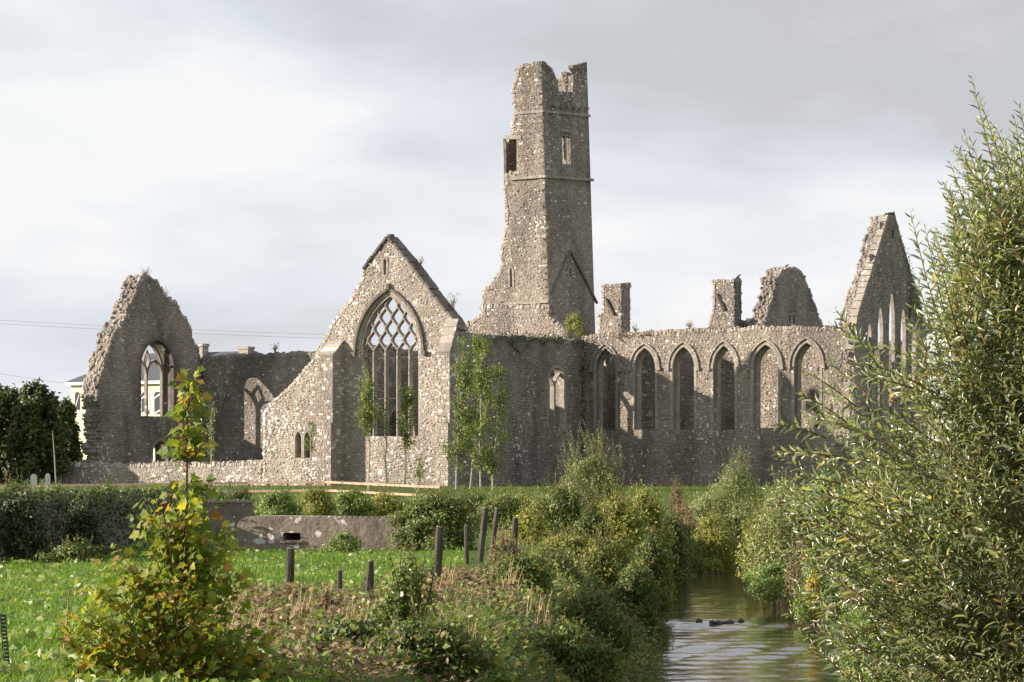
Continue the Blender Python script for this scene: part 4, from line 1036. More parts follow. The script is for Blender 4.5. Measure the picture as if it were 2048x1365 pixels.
# ---------------------------------------------------------------- willow at the right
def build_willow():
    D0 = 25.0; ax_px = 2150; x0 = (ax_px - 1024) / F * D0; s = F / D0
    gx, gy = x0 + .6, D0 + .4
    r_ = root('willow_tree', 'large bushy willow with narrow glossy leaves overhanging the river at right', 'tree', (gx, gy, ground(gx, gy)))
    prof_y = [150, 165, 230, 300, 370, 430, 500, 620, 700, 780, 850, 950, 1050, 1150, 1250, 1365, 1480]
    prof_x = [1985, 1975, 1960, 1955, 1940, 1918, 1905, 1868, 1800, 1715, 1630, 1600, 1610, 1630, 1655, 1685, 1780]
    def rad(z): return (ax_px - np.interp(HY - (z - ZC) * s, prof_y, prof_x)) / s
    top_px = lambda x: 0
    st = MB(); limbs = []
    base = np.array([gx, gy, ground(gx, gy) - .1])
    for i in range(20):
        a = random.uniform(0, 2 * math.pi) if i > 9 else random.uniform(math.pi * .75, math.pi * 1.6); z1 = random.uniform(-.6, 2.9)
        q = rad(z1) * random.uniform(.35, .75)
        tip = np.array([x0 + q * math.cos(a), D0 + q * .8 * math.sin(a), z1])
        mid = base * .5 + tip * .5 + np.array([random.uniform(-.3, .3), random.uniform(-.3, .3), .25])
        pts = [tuple((1 - t) ** 2 * base + 2 * t * (1 - t) * mid + t * t * tip) for t in np.linspace(0, 1, 7)]
        st.tube(pts, list(np.linspace(.055, .010, 7)), 6); limbs += [np.array(p) for p in pts[2:]]
    st.build('trunk', M['twig'], r_)
    limbs = np.array(limbs)
    PP, AA, NN, LL = [], [], [], []; tw_ = MB()
    def shoot(p0, p1, bend):
        p, d = shoot_leaves(p0, p1, bend, .024, .06); m_ = len(p)
        tw_.tube([tuple(p[0]), tuple(p[m_ // 3]), tuple(p[2 * m_ // 3]), tuple(p[-1])], [.006, .005, .0035, .0015], 4)
        ang = np.arange(m_) * 2.4 + random.uniform(0, 6); a1 = unit(np.cross(d, np.array([.3, .2, .9]))); a2 = np.cross(d, a1)
        sd = a1 * np.cos(ang)[:, None] + a2 * np.sin(ang)[:, None]
        tt = np.linspace(0, 1, m_)
        PP.append(p); AA.append(unit(d * (.55 + .5 * tt[:, None]) + sd * .8 + np.array([0, 0, -.12]))); NN.append(unit(sd * -.25 + np.array([-.6, -.35, .45]) + rdir(m_) * .5))
        LL.append(.108 * rng.uniform(.7, 1.2, m_) * (1.05 - .55 * tt ** 2))
    # crown shoots
    for i in range(1480):
        z = random.uniform(-1.75, 2.45); a = random.uniform(0, 2 * math.pi) if i % 3 == 0 else random.uniform(math.pi * .55, math.pi * 1.75)
        q = rad(z) * (random.random() ** .40) * .95
        tip = np.array([x0 + q * math.cos(a), D0 + q * .85 * math.sin(a), z + random.uniform(-.1, .15)])
        outw = np.array([math.cos(a), math.sin(a) * .8, 0]); up = np.interp(z, [-1.6, -.4, .8, 2.4], [.12, .5, .95, 1.6]) * random.uniform(.6, 1.3)
        if z < -.6 and random.random() < .4: up = -.4
        dv = unit(outw * random.uniform(.35, .9) + np.array([-.22, -.08, up]) + rdir(1)[0] * .28); L = random.uniform(.55, 1.25)
        shoot(tip - dv * L, tip, np.array([0, 0, .08]) + rdir(1)[0] * .04)
    # spires and sprays that break the outline: (tip px, tip py, root px, root py)
    for tx, ty, bx, by, dd in [(1944, 158, 2010, 420, 0), (1960, 200, 2040, 430, .1), (1930, 330, 2000, 560, 0), (1888, 372, 1960, 600, -.1), (1905, 390, 1985, 620, .1), (1822, 430, 1875, 640, 0), (1850, 455, 1905, 690, .1), (1868, 480, 1925, 700, -.1),
                               (1672, 622, 1765, 745, 0), (1665, 650, 1775, 730, .1), (1645, 720, 1745, 800, 0), (1612, 745, 1720, 820, -.1), (1600, 790, 1700, 850, 0), (1545, 850, 1660, 880, 0), (1560, 905, 1680, 920, .1), (1570, 960, 1690, 970, 0), (1590, 1010, 1700, 1000, 0), (1985, 250, 2040, 520, .1), (2005, 300, 2060, 560, 0), (2030, 240, 2080, 500, .1), (1710, 725, 1800, 810, 0), (1836, 560, 1880, 720, 0), (1815, 650, 1870, 760, 0), (1640, 1240, 1740, 1180, 0), (1660, 1320, 1760, 1250, 0), (1620, 1130, 1740, 1100, 0)]:
        Dq = D0 + dd * 3 - .4
        shoot(at(bx, Dq, by), at(tx, Dq + random.uniform(-.2, .2), ty), np.array([-.02, 0, .05]))
    for i in range(110):
        ty = random.choice([random.uniform(260, 640), random.uniform(560, 1330)]); px_ = np.interp(ty, prof_y, prof_x)
        tx = px_ + random.uniform(-30, 50); k = 1 if ty < 640 else 0; tx -= 45 if ty > 720 else 22; L_ = random.uniform(140, 270); a = math.radians(random.uniform(48, 78) if k else random.uniform(8, 50)); Dq = D0 + random.uniform(-.7, .5)
        shoot(at(tx + L_ * math.cos(a), Dq, ty + L_ * math.sin(a)), at(tx, Dq + random.uniform(-.2, .2), ty), np.array([-.02, 0, .05]))
    for i in range(70):
        tx = random.uniform(1900, 2120); ty = np.interp(tx, [1900, 1940, 2000, 2048, 2120], [390, 330, 250, 215, 180]) + random.uniform(-20, 190); L_ = random.uniform(130, 240); Dq = D0 + random.uniform(-.8, .6); dx = random.uniform(10, 70)
        shoot(at(tx + dx, Dq, ty + L_), at(tx, Dq, ty), np.array([-.02, 0, .03]))
    tw_.build('twig', M['twig'], r_)
    pos = np.concatenate(PP); ax = np.concatenate(AA); nr = np.concatenate(NN); L = np.concatenate(LL); Wd = L * rng.uniform(.17, .25, len(L))
    # keep leaves off the ground
    inview = (np.abs(pos[:, 0] / pos[:, 1] * F) < 1024); score = np.where(inview, -pos[:, 1] + L * 3, -99)
    order = np.argsort(-score); a_, b_ = order[:300], order[300:]
    leaf_objects(r_, pos[a_], ax[a_], nr[a_], L[a_], Wd[a_], 'lance', 'willow')
    leaves('foliage', r_, pos[b_], ax[b_], nr[b_], L[b_], Wd[b_], 'lance', 'willow')
build_willow()

# ---------------------------------------------------------------- maple sapling at the left
def build_maple():
    D0 = 28.0; s = F / D0; bx = at(330, D0); r_ = root('maple_sapling', 'maple sapling turning yellow with one tall leafy leader in the field corner', 'sapling', bx)
    PP, AA, NN, LL = [], [], [], []; st = MB()
    def shoot(p0, p1, bend, r0, spacing=.055, size=.085, start=.15):
        p, d = shoot_leaves(p0, p1, bend, spacing, 0); st.tube([tuple(q) for q in p[::max(1, len(p) // 5)]] + [tuple(p[-1])], list(np.linspace(r0, r0 * .3, len(p[::max(1, len(p) // 5)]) + 1)), 5)
        k = [i for i in range(len(p)) if i / len(p) >= start]
        for i in k:
            a = random.uniform(0, 6.28)
            for q in range(3):
                aa = a + q * 2.1 + random.uniform(-.3, .3); h = np.array([math.cos(aa), math.sin(aa), random.uniform(-.25, .3)])
                PP.append(p[i] + h * random.uniform(.02, .07)); AA.append(h + np.array([0, 0, -.35])); NN.append(unit(np.array([-.62, -.40, .48]) + rng.normal(0, .42, 3))); LL.append(size * random.uniform(.4, 1.3))
    P3 = lambda px, py, dd=0.0: np.array(at(px, D0 + dd, py))
    shoot(P3(365, 1370), P3(378, 742), np.array([.0, 0, 0]), .016, .030, .085, .30)
    for k in range(26):
        py = random.uniform(760, 925); shoot(P3(370 + random.uniform(-3, 3), py + 22), P3(378 + random.uniform(-30, 30), py, random.uniform(-.1, .1)), np.array([0, 0, .01]), .004, .04, .085)
    # thin out the bare stretch of the leader
    lob = [random.uniform(.75, 1.2) for _ in range(9)]
    for k in range(185):
        py = 985 + 390 * random.random() ** .6; hwp = np.interp(py, [960, 1040, 1100, 1180, 1250, 1365], [20, 58, 100, 158, 205, 240])
        off = random.uniform(-1, 1); hwp *= lob[int((py - 975) / 100) % 4 + (4 if off > 0 else 0)]; tx = np.interp(py, [960, 1100, 1365], [370, 345, 320]) + off * hwp; dd = random.uniform(-.55, .55) * math.sqrt(max(.05, 1 - off * off))
        tip = P3(tx, py, dd); rootp = P3(360 - 20 * (py > 1150) + off * hwp * .35, py + random.uniform(60, 140), dd * .4)
        shoot(rootp, tip, np.array([0, 0, .03]), .006, .055, .083)
    for tx, ty, bx_, by in [(335, 945, 365, 1100), (405, 960, 370, 1110), (290, 1005, 340, 1150), (275, 1030, 335, 1180), (440, 1045, 395, 1200), (455, 1060, 410, 1230), (420, 1000, 380, 1130), (215, 1120, 310, 1260), (230, 1090, 320, 1230), (480, 1150, 400, 1300), (150, 1260, 260, 1360)]:
        shoot(P3(bx_, by), P3(tx, ty, random.uniform(-.2, .2)), np.array([0, 0, .03]), .006, .05, .083)
    st.build('stem', M['twig'], r_)
    pos = np.array(PP); ax = np.array(AA); nr = np.array(NN); L = np.array(LL)
    py = HY - (pos[:, 2] - ZC) / pos[:, 1] * F
    thin = ((py > 915) & (py < 955) & (np.abs(pos[:, 0] / pos[:, 1] * F + 1024 - 372) < 60)) & (rng.random(len(pos)) < .85)
    keep = ~thin; pos, ax, nr, L = pos[keep], ax[keep], nr[keep], L[keep]
    order = np.argsort(-(L * 4 - pos[:, 1] + D0)); a_, b_ = order[:300], order[300:]
    leaf_objects(r_, pos[a_], ax[a_], nr[a_], L[a_], L[a_] * .85, 'maple', 'maple')
    leaves('foliage', r_, pos[b_], ax[b_], nr[b_], L[b_], L[b_] * .85, 'maple', 'maple')
build_maple()

# ---------------------------------------------------------------- poplars and saplings before the priory
def poplar(label, px, ybase_, ytop, hw_px, crown_y, D, n, leaf=.10, name='young_poplar', group='slim young poplars before the transept', mat='poplar', lean=0):
    s = F / D; x = (px - 1024) / F * D; g = ground(x, D); zt = ZC + (HY - ytop) / s; zc_ = ZC + (HY - crown_y) / s; hw = hw_px / s
    r_ = root(name, label, 'tree', (x, D, g), group)
    st = MB(); xt = x + lean / s; wob = [random.uniform(-.08, .08) for _ in range(7)]
    axis = lambda z: x + (xt - x) * max(0, (z - g) / (zt - g)) + np.interp((z - g) / (zt - g), np.linspace(0, 1, 7), [0] + wob[1:])
    zs_ = np.linspace(g - .1, zt - .1, 9); st.tube([(axis(z), D, z) for z in zs_], list(np.linspace(.055, .008, 9)), 6)
    PP, AA, NN = [], [], []; nb = 34
    for i in range(nb):
        t = random.random(); z0 = zc_ + (zt - zc_) * t * .9; a = random.uniform(0, 6.28); wv = hw * random.uniform(.25, 1.15) * (1 - .55 * t) * (.55 + .45 * min(1, t * 5)); up = random.uniform(.35, 1.0) * (zt - zc_) * .22
        p0 = np.array([axis(z0), D, z0]); p1 = p0 + np.array([wv * math.cos(a), wv * math.sin(a), up]); pm = (p0 + p1) / 2 + np.array([wv * .25 * math.cos(a), wv * .25 * math.sin(a), -.05])
        st.tube([tuple(p0), tuple(pm), tuple(p1)], [.014, .009, .003], 4)
        m_ = max(4, int(n / nb * random.uniform(.4, 1.6))); t_ = rng.random(m_)[:, None] ** .7; q = (1 - t_) ** 2 * p0 + 2 * t_ * (1 - t_) * pm + t_ ** 2 * p1 + rng.normal(0, .10, (m_, 3)) * np.array([1, 1, 1.3])
        PP.append(q); AA.append(rdir(m_) + np.array([0, 0, -.5])); NN.append(unit(rdir(m_) + np.array([-.6, -.3, .4])))
    pos = np.concatenate(PP); L = leaf * rng.uniform(.6, 1.3, len(pos))
    st.build('trunk', M['birch'], r_)
    leaves('crown', r_, pos, np.concatenate(AA), np.concatenate(NN), L, L * .8, 'oval', mat)
DP = 186
poplar('slim poplar with pale stem at the left edge of the traceried window', 737, 968, 738, 30, 905, DP, 2000)
poplar('short bushy poplar covering the lower right of the traceried window', 808, 968, 778, 32, 905, DP, 2000, lean=6)
poplar('small thin poplar low in the middle of the traceried window', 772, 968, 800, 13, 880, DP, 300)
poplar('poplar at the left of the clump by the transept corner', 912, 970, 692, 42, 955, DP - 1, 3200, lean=14)
poplar('tallest poplar of the clump by the transept corner', 940, 972, 668, 42, 950, DP - .5, 3200, lean=26)
poplar('white-stemmed poplar in the middle of the clump by the transept corner', 961, 974, 705, 42, 945, DP - 2, 3200, lean=0)
poplar('poplar at the right of the clump by the transept corner', 985, 976, 730, 42, 955, DP - 1.4, 3200, lean=12)
poplar('thin sapling standing against the low churchyard wall', 425, 965, 808, 14, 925, DP - 4, 420, leaf=.08)
poplar('small green sapling by the foot of the corner buttress', 838, 970, 915, 14, 965, DP - 3, 420, leaf=.08)

# ---------------------------------------------------------------- dark trees at the far left
def big_tree(label, px, D, ytop, hw_px, n, leaf=.26):
    n = int(n * 2.0)
    s = F / D; x = (px - 1024) / F * D; g = ground(x, D); zt = ZC + (HY - ytop) / s; hw = hw_px / s
    r_ = root('broadleaf_tree', label, 'tree', (x, D, g), 'dark trees beyond the field corner')
    st = MB(); H = zt - g
    st.tube([(x, D, g - .2), (x + .1, D, g + H * .3), (x, D, g + H * .85)], [.28, .2, .04], 7)
    cs = []
    for i in range(64):
        t = random.random(); a = random.uniform(0, 6.28); q = hw * math.sqrt(random.random()) * (1.05 - .65 * t * t) * random.uniform(.8, 1.1)
        cs.append((x + q * math.cos(a), D + q * math.sin(a), g + H * (.12 + .80 * t), hw * random.uniform(.2, .36), hw * random.uniform(.2, .36), H * random.uniform(.07, .13)))
        c = cs[-1]; st.tube([(x, D, g + H * t * .6), (c[0], c[1], c[2])], [.06, .015], 4)
    cs = np.array(cs); k = rng.integers(0, len(cs), n); dr = rdir(n); pos = cs[k, :3] + dr * cs[k, 3:] * (rng.random(n) ** .4 * (1 + rng.normal(0, .12, n)))[:, None]
    pos[:, 2] = np.maximum(pos[:, 2], g + .1)
    st.build('trunk', M['bark'], r_); L = leaf * rng.uniform(.6, 1.3, n)
    leaves('crown', r_, pos, rdir(n) + np.array([0, 0, -.3]), unit(dr * .7 + rdir(n) * .7 + np.array([-.5, -.3, .4])), L, L * .6, 'kite', 'dense')
big_tree('tall dark tree at the left edge of the churchyard', 15, 222, 778, 62, 9000)
big_tree('broad dark tree with the highest rounded crown beside the churchyard', 72, 216, 764, 58, 8500)
big_tree('dark tree touching the left side of the cream house', 122, 226, 796, 40, 7000)
big_tree('tree outside the left edge behind the ivy bank', -90, 215, 760, 80, 7000)

# ---------------------------------------------------------------- walls and bunker in the field
def obox(pl_or_None, mb, A, B, th, z0, z1):
    """upright slab from ground point A to B (x,y), thickness th behind"""
    A = np.array(A); B = np.array(B); d = (B - A) / np.linalg.norm(B - A); nrm = np.array([-d[1], d[0]]) * th
    r = [A, B, B + nrm, A + nrm]
    mb.hexa([(p[0], p[1], z0) for p in r] + [(p[0], p[1], z1) for p in r])
# bunker-like concrete sluice wall
bkA = np.array(at(473, 80)[:2]); bkB = np.array(at(802, 79.2)[:2]); 
class Pl2(Plane):
    def __init__(s, A, B):
        s.base = np.array(A, float); d = np.array(B) - s.base; s.len = np.linalg.norm(d); s.dir = d / s.len; s.nrm = np.array([s.dir[1], -s.dir[0]])
PB = Pl2(bkA, bkB)
bk = root('concrete_pillbox', 'low brown concrete block with one dark rectangular slot at the field edge', 'bunker', (bkA[0] + 1.7, bkA[1] + .8, -1.0))
zt = Zz(PB, 560, 1034)
slot = [PB.uv(566, 1081), PB.uv(601, 1081), PB.uv(601, 1066), PB.uv(566, 1066)]
top = [PB.uv(*p) for p in ((473, 1062), (474, 1050), (478, 1042), (486, 1036), (498, 1033))]
oln = [(top[0][0], -1.4), (PB.len, -1.4), (PB.len, zt - .04), (PB.len * .6, zt - .01), (top[-1][0], top[-1][1])] + top[::-1][1:]
wall('concrete_body', bk, PB, [(*p, 1) for p in oln], [slot], 2.3, 'concrete', 'tower', uvmode=True, facing=False)
sl = MB(); bar(sl, PB, [(slot[0][0] - .05, slot[0][1] - .03), (slot[1][0] + .05, slot[1][1] - .03)], .06, -.3, .03); sl.build('slot_sill', M['concrete'], bk)
dkb = MB(); bar(dkb, PB, [(slot[0][0] - .2, slot[0][1] + .08), (slot[1][0] + .2, slot[1][1] + .08)], .5, -1.2, -1.1); dkb.build('slot_back', M['concrete_dark'], bk)
for i in range(26):
    cb = MB(); u = .42 + i * (PB.len - .5) / 26
    z = zt - .02; w_ = .045 * random.uniform(.7, 1.2)
    cb.hexa([PB.w(u, z - .015, -.25), PB.w(u + w_ * 2, z - .015, -.25), PB.w(u + w_ * 2, z - .015, -.02), PB.w(u, z - .015, -.02), PB.w(u + .01, z + .035, -.24), PB.w(u + w_ * 2 - .01, z + .035, -.24), PB.w(u + w_ * 2 - .01, z + .03, -.03), PB.w(u + .01, z + .03, -.03)])
    cb.build('coping_lump', M['concrete'], bk)
# block wall behind it
PW = Pl2(at(330, 86)[:2], at(505, 86.5)[:2])
bw = root('block_wall', 'grey cement wall end standing behind the slotted concrete block', 'wall', (*PW.base, -1.0))
b_ = MB(); zt2_ = Zz(PW, 480, 1006)
obox(None, b_, PW.base, PW.base + PW.dir * PW.len, .8, -1.3, zt2_); wb = b_.build('wall_body', M['concrete_dark'], bw)
cp_ = MB(); obox(None, cp_, PW.base - PW.dir * .03 + PW.nrm * .03, PW.base + PW.dir * (PW.len + .03) + PW.nrm * .03, .86, zt2_ + .002, zt2_ + .06); cp_.build('coping', M['concrete'], bw)
# old rubble field wall swallowed by ivy
PR = Pl2(at(-120, 66)[:2], at(400, 84)[:2])
rw = root('field_wall', 'dark ivy-covered rubble wall along the left side of the field', 'stone wall', (*PR.base, -1.0))
wall('wall_body', rw, PR, [(0, -1.4), (PR.len, -1.4), (PR.len, .02), (PR.len * .7, .02), (PR.len * .4, .1), (0, .12)], [], .7, 'mortar', 'dark', K=120, uvmode=True, rough=.08, rowh=(.06, .15), lens=(.12, .4), proud=(.01, .06))
n = 9500; u = rng.random(n) ** 1.15 * PR.len; zz_ = -1.0 + rng.random(n) ** .8 * 1.25; d_ = rng.random(n) ** 1.5 * .42 * (.6 + .4 * np.sin(u * 2.3)) + .03
on = rng.random(n) < np.interp(u / PR.len, [0, .55, .8, 1], [1, .95, .5, .55])
top_ = rng.random(n) < .3; zz_ = np.where(top_, rng.uniform(0, .28, n), zz_); d_ = np.where(top_, rng.uniform(-.7, .25, n), d_)
pos = PR.W(u, zz_, d_)[on]; n = len(pos)
leaves('ivy', rw, pos, rdir(n) + np.array([0, 0, -.6]), unit(rdir(n) * .7 + np.array([.7, -.6, .3])), .075 * rng.uniform(.6, 1.3, n), .06, 'oval', 'ivy')

# ---------------------------------------------------------------- rail fence
def rail_fence():
    A = np.array(at(-30, 178)[:2]); B = np.array(at(650, 172)[:2]); Cc = np.array(at(880, 158)[:2])
    r_ = root('rail_fence', 'two-rail pinkish timber fence in front of the transept', 'fence', (*B, ground(*B)))
    def zat(px, py, D): return ZC + (HY - py) / F * D
    for (P0, P1, k, za0, za1, zb0, zb1) in ((A, B, 9, zat(0, 973, 178), zat(650, 964.5, 172), zat(0, 990, 178), zat(650, 981, 172)), (B, Cc, 6, zat(650, 964.5, 172), zat(880, 975, 158), zat(650, 981, 172), zat(880, 993, 158))):
        for i in range(k):
            t0, t1 = i / k, (i + 1) / k; a = P0 + (P1 - P0) * t0; b = P0 + (P1 - P0) * t1
            for y0, y1 in ((za0, za1), (zb0, zb1)):
                m_ = MB(); z0, z1 = y0 + (y1 - y0) * t0, y0 + (y1 - y0) * t1; d = (b - a) / np.linalg.norm(b - a); nr = np.array([-d[1], d[0]]) * .025; a2 = a + d * .01; b2 = b - d * .01
                h = .05
                m_.hexa([(*(a2 - nr), z0 - h), (*(b2 - nr), z1 - h), (*(b2 + nr), z1 - h), (*(a2 + nr), z0 - h), (*(a2 - nr), z0 + h), (*(b2 - nr), z1 + h), (*(b2 + nr), z1 + h), (*(a2 + nr), z0 + h)])
                m_.build('rail', M['rail'] if k == 6 or i > 6 else M['rail_shaded'], r_)  # left run gets the colour with shade put into it
            for j in range(2):
                q = a + (b - a) * (.04 + j * .5); p_ = MB(); g = ground(*q); zt_ = za0 + (za1 - za0) * (t0 + j * .5 / k) + .1
                p_.box((q[0] - .05, q[1] + .03, g - .2), (q[0] + .05, q[1] + .13, zt_)); p_.build('post', M['rail'], r_)
rail_fence()
# ---------------------------------------------------------------- field posts
def post(px, ytop, ybot, w_px, tilt_px, D, label, name='fence_post'):
    s = F / D; x = (px - 1024) / F * D; g = ground(x, D); zt = ZC + (HY - ytop) / s; r0 = w_px / s / 2
    r_ = root(name, label, 'post', (x, D, g), 'old dark fence posts along the river bank'); mb = MB(); xt = x + tilt_px / s * (zt - g) / max(.1, (ybot - ytop) / s)
    pts = []; rd = []
    for i in range(6):
        t = i / 5; pts.append((x + (xt - x) * t + random.uniform(-.004, .004), D + random.uniform(-.004, .004), g - .25 + (zt - g + .25) * t)); rd.append(r0 * random.uniform(.94, 1.05))
    mb.tube(pts, rd, 9); mb.build('shaft', M['post'], r_)
    c = MB(); c.tube([(xt, D, zt + .001), (xt + .002, D, zt + .012)], [r0 * .93, r0 * .8], 9); c.build('sawn_top', M['post_top'], r_)
    st_ = MB(); zz0 = g + (zt - g) * .62; xx0 = x + (xt - x) * .65
    st_.tube([(xx0 - r0 * .5, D - r0 * .95, zz0), (xx0, D - r0 * 1.18, zz0 + .008), (xx0 + r0 * .5, D - r0 * .95, zz0)], .004, 4); st_.build('staple', M['iron'], r_)
post(578, 1098, 1205, 17, 4, 52, 'thick upright dark post in the open field below the concrete block')
post(678, 1142, 1195, 11, 1, 46, 'thin short dark post left of the doubled posts')
post(730, 1124, 1215, 11, 10, 44, 'slanting half of the doubled posts in the field')
post(741, 1122, 1200, 12, 1, 44.4, 'upright darker half of the doubled posts in the field')
post(870, 1055, 1185, 17, 10, 52, 'tallest dark post leaning right at the edge of the brambles')
post(933, 1052, 1105, 10, 0, 66, 'thin dark post sunk in the bushes right of the tallest post')
post(957, 1017, 1105, 13, 12, 68, 'pale-fronted leaning post of the pair in the brambles')
post(978, 1018, 1100, 10, 13, 69, 'slimmer dark leaning post of the pair in the brambles')
post(1028, 1037, 1095, 12, 2, 72, 'dark leaning stump half hidden in dry weeds right of the pair', 'fence_post')
# stakes and sticks
def metal_stake():
    D = 30; x, y, g = at(18, D); r_ = root('perforated_stake', 'dark perforated metal stake at the lower left of the field', 'stake', (x, y, g))
    s = F / D; zt = ZC + (HY - 1232) / s; xt = x - 12 / s; hwd = .02
    m_ = MB(); k = 16
    for side in (-1, 1):
        m_.hexa([(x + side * hwd - .004, y, g - .2), (x + side * hwd + .004, y, g - .2), (x + side * hwd + .004, y + .006, g - .2), (x + side * hwd - .004, y + .006, g - .2), (xt + side * hwd - .004, y, zt), (xt + side * hwd + .004, y, zt), (xt + side * hwd + .004, y + .006, zt), (xt + side * hwd - .004, y + .006, zt)])
    for i in range(k + 1):
        t = i / k; xx = x + (xt - x) * t; z = g + (zt - g) * t
        m_.box((xx - hwd + .001, y + .0005, z - .011), (xx + hwd - .001, y + .0055, z + .009))
    m_.build('shaft', M['stake'], r_)
    c = MB(); c.box((xt - .026, y - .004, zt + .001), (xt + .026, y + .010, zt + .008)); c.build('cap', M['iron'], r_)
metal_stake()
def stick(px0, py0, px1, py1, D, label, r=.012, mat='dead_twig'):
    a = at(px0, D); r_ = root('dry_stick', label, 'stick', a); b = at(px1, D, py1); m_ = MB()
    mid = tuple((a[i] + b[i]) / 2 + (.01 if i == 0 else 0) for i in range(3)); m_.tube([(a[0], a[1], a[2] - .1), mid, b], [r, r * .8, r * .4], 5); m_.build('stem', M[mat], r_)
    t = MB(); t.tube([mid, (mid[0] + .05, mid[1], mid[2] + .09)], [r * .5, r * .2], 4); t.build('side_twig', M[mat], r_)
stick(124, 1290, 138, 1182, 32, 'thin reddish stick upright in the grass left of the maple sapling')
stick(112, 925, 105, 862, 200, 'bare pale pole leaning at the end of the low churchyard wall', .05, 'birch')
# headstones
for px, yt, wd, lab in ((67, 948, 13, 'pale round-topped headstone farther from the churchyard wall end'), (95, 947, 10, 'narrower pale headstone next to the churchyard wall end')):
    D = 192; x = (px - 1024) / F * D; g = ground(x, D); s = F / D; zt = ZC + (HY - yt) / s; hw = wd / s / 2
    r_ = root('headstone', lab, 'gravestone', (x, D, g), 'headstones by the churchyard wall')
    pr = [(x - hw, g - .1), (x + hw, g - .1), (x + hw, zt - hw * 1.2)] + [(x + hw * math.cos(a), zt - hw * 1.2 + hw * 1.2 * math.sin(a)) for a in np.linspace(.3, math.pi - .3, 6)] + [(x - hw, zt - hw * 1.2)]
    m_ = MB(); k = len(pr); m_.add([(a, D, b) for a, b in pr] + [(a, D + .14, b) for a, b in pr], [tuple(range(k)), tuple(range(2 * k - 1, k - 1, -1))] + [(i, i + k, (i + 1) % k + k, (i + 1) % k) for i in range(k)]); m_.build('slab', M['grave'], r_)
    m_ = MB(); m_.box((x - hw * 1.3, D - .08, g - .1), (x + hw * 1.3, D - .002, g + .10)); m_.build('plinth', M['grave'], r_)
# overhead wires
def cable(p, label):
    r_ = bpy.data.objects.new('overhead_wire', None); pts = []
    a, b = np.array(p[0]), np.array(p[1])
    for i in range(17):
        t = i / 16; q = a + (b - a) * t; pts.append((q[0], q[1], q[2] - p[2] * 4 * t * (1 - t)))
    bpy.data.objects.remove(r_)
    m_ = MB(); m_.tube(pts, .012, 4); o = m_.build('overhead_wire', M['wire']); o['label'] = label; o['category'] = 'cable'; o['group'] = 'overhead wires behind the ruins'
cable((at(-300, 320, 622), at(900, 320, 676), .3), 'upper thin overhead wire crossing the sky behind the ragged gable')
cable((at(-300, 320, 629), at(900, 320, 684), .3), 'lower thin overhead wire crossing the sky behind the ragged gable')
cable((at(-120, 300, 725), at(240, 300, 779), .2), 'short overhead wire sloping down toward the cream house roof')

# ---------------------------------------------------------------- birds on the stones
def bird(px, py, pl, off, label):
    u, z = pl.uv(px, py); x, y, z = pl.w(u, z, off); r_ = root('perched_bird', label, 'bird', (x, y, z), 'small dark birds on the ruins')
    bm_ = MB(); pts = [(x - .12, y, z + .05), (x - .06, y, z + .09), (x, y, z + .13), (x + .05, y, z + .19), (x + .08, y, z + .23), (x + .12, y, z + .235), (x + .16, y, z + .22)]
    bm_.tube([(x - .2, y, z + .03)] + pts, [.012, .035, .055, .06, .045, .036, .034, .005], 7); bm_.build('body', M['bird'], r_)
    lg = MB(); lg.tube([(x - .01, y - .015, z - .02), (x, y - .015, z + .09)], .008, 4); lg.tube([(x - .01, y + .015, z - .02), (x, y + .015, z + .09)], .008, 4); lg.build('legs', M['bird'], r_)
bird(1470, 557, Plane('S', 30.0), -.4, 'small dark bird on the stump beside the small gable')
bird(1584, 537, EFg, -.4, 'small dark bird on top of the small gable')

# ================================================================== bushes, bank growth, grass
BR = 'bramble and scrub bushes on the river bank'
B = bush
B('bank_bush', 'rounded green bramble bush at the right end of the slotted concrete block', 'bush', 872, 77.5, 982, 115, 'bramble', 11000, .075, group=BR, blobs=16, shoots=30, shoot_h=.35)
B('bank_bush', 'low green bramble at the foot of the slotted concrete block', 'bush', 690, 78, 1062, 55, 'weed', 1500, .06, group=BR, blobs=8, shoots=10, shoot_h=.15)
B('bank_bush', 'green bush behind the pair of leaning posts', 'bush', 1010, 98, 985, 95, 'bramble', 5000, .075, group=BR, blobs=12, shoots=20, shoot_h=.4)
B('willow_shrub', 'upright willow shrub with tall wands against the dark transept wall', 'shrub', 1185, 104, 900, 92, 'sallow', 9000, .095, 'lance', group=BR, blobs=14, shoots=75, shoot_h=1.1, wr=.26, ybase=1060)
B('bank_bush', 'large olive bush with yellowing top at the left edge of the river', 'bush', 1235, 82, 985, 118, 'olive', 11500, .08, group=BR, blobs=22, shoots=45, shoot_h=.5, ybase=1190)
B('bank_bush', 'dark bush hanging over the water where the river bends', 'bush', 1305, 76, 1060, 58, 'bramble', 4500, .07, group=BR, blobs=12, shoots=14, shoot_h=.3, ybase=1215)
B('bank_bush', 'low bush with yellow leaves left of the river mouth of the bend', 'bush', 1130, 70, 1070, 80, 'olive', 4200, .07, group=BR, blobs=12, shoots=20, shoot_h=.3)
B('bramble_mound', 'brownish bramble mound around the tallest leaning post', 'bramble', 985, 54, 1120, 120, 'bramble', 6000, .06, group=BR, blobs=16, shoots=22, shoot_h=.3, ybase=1260)
B('bramble_mound', 'dark bramble mound sloping down to the water in shade', 'bramble', 1180, 50, 1175, 130, 'bramble', 10000, .065, group=BR, blobs=20, shoots=18, shoot_h=.25, ybase=1370)
B('bramble_mound', 'dark bramble mound at the bottom edge beside the water', 'bramble', 1130, 42, 1235, 150, 'bramble', 9000, .06, group=BR, blobs=20, shoots=14, shoot_h=.2, ybase=1420)
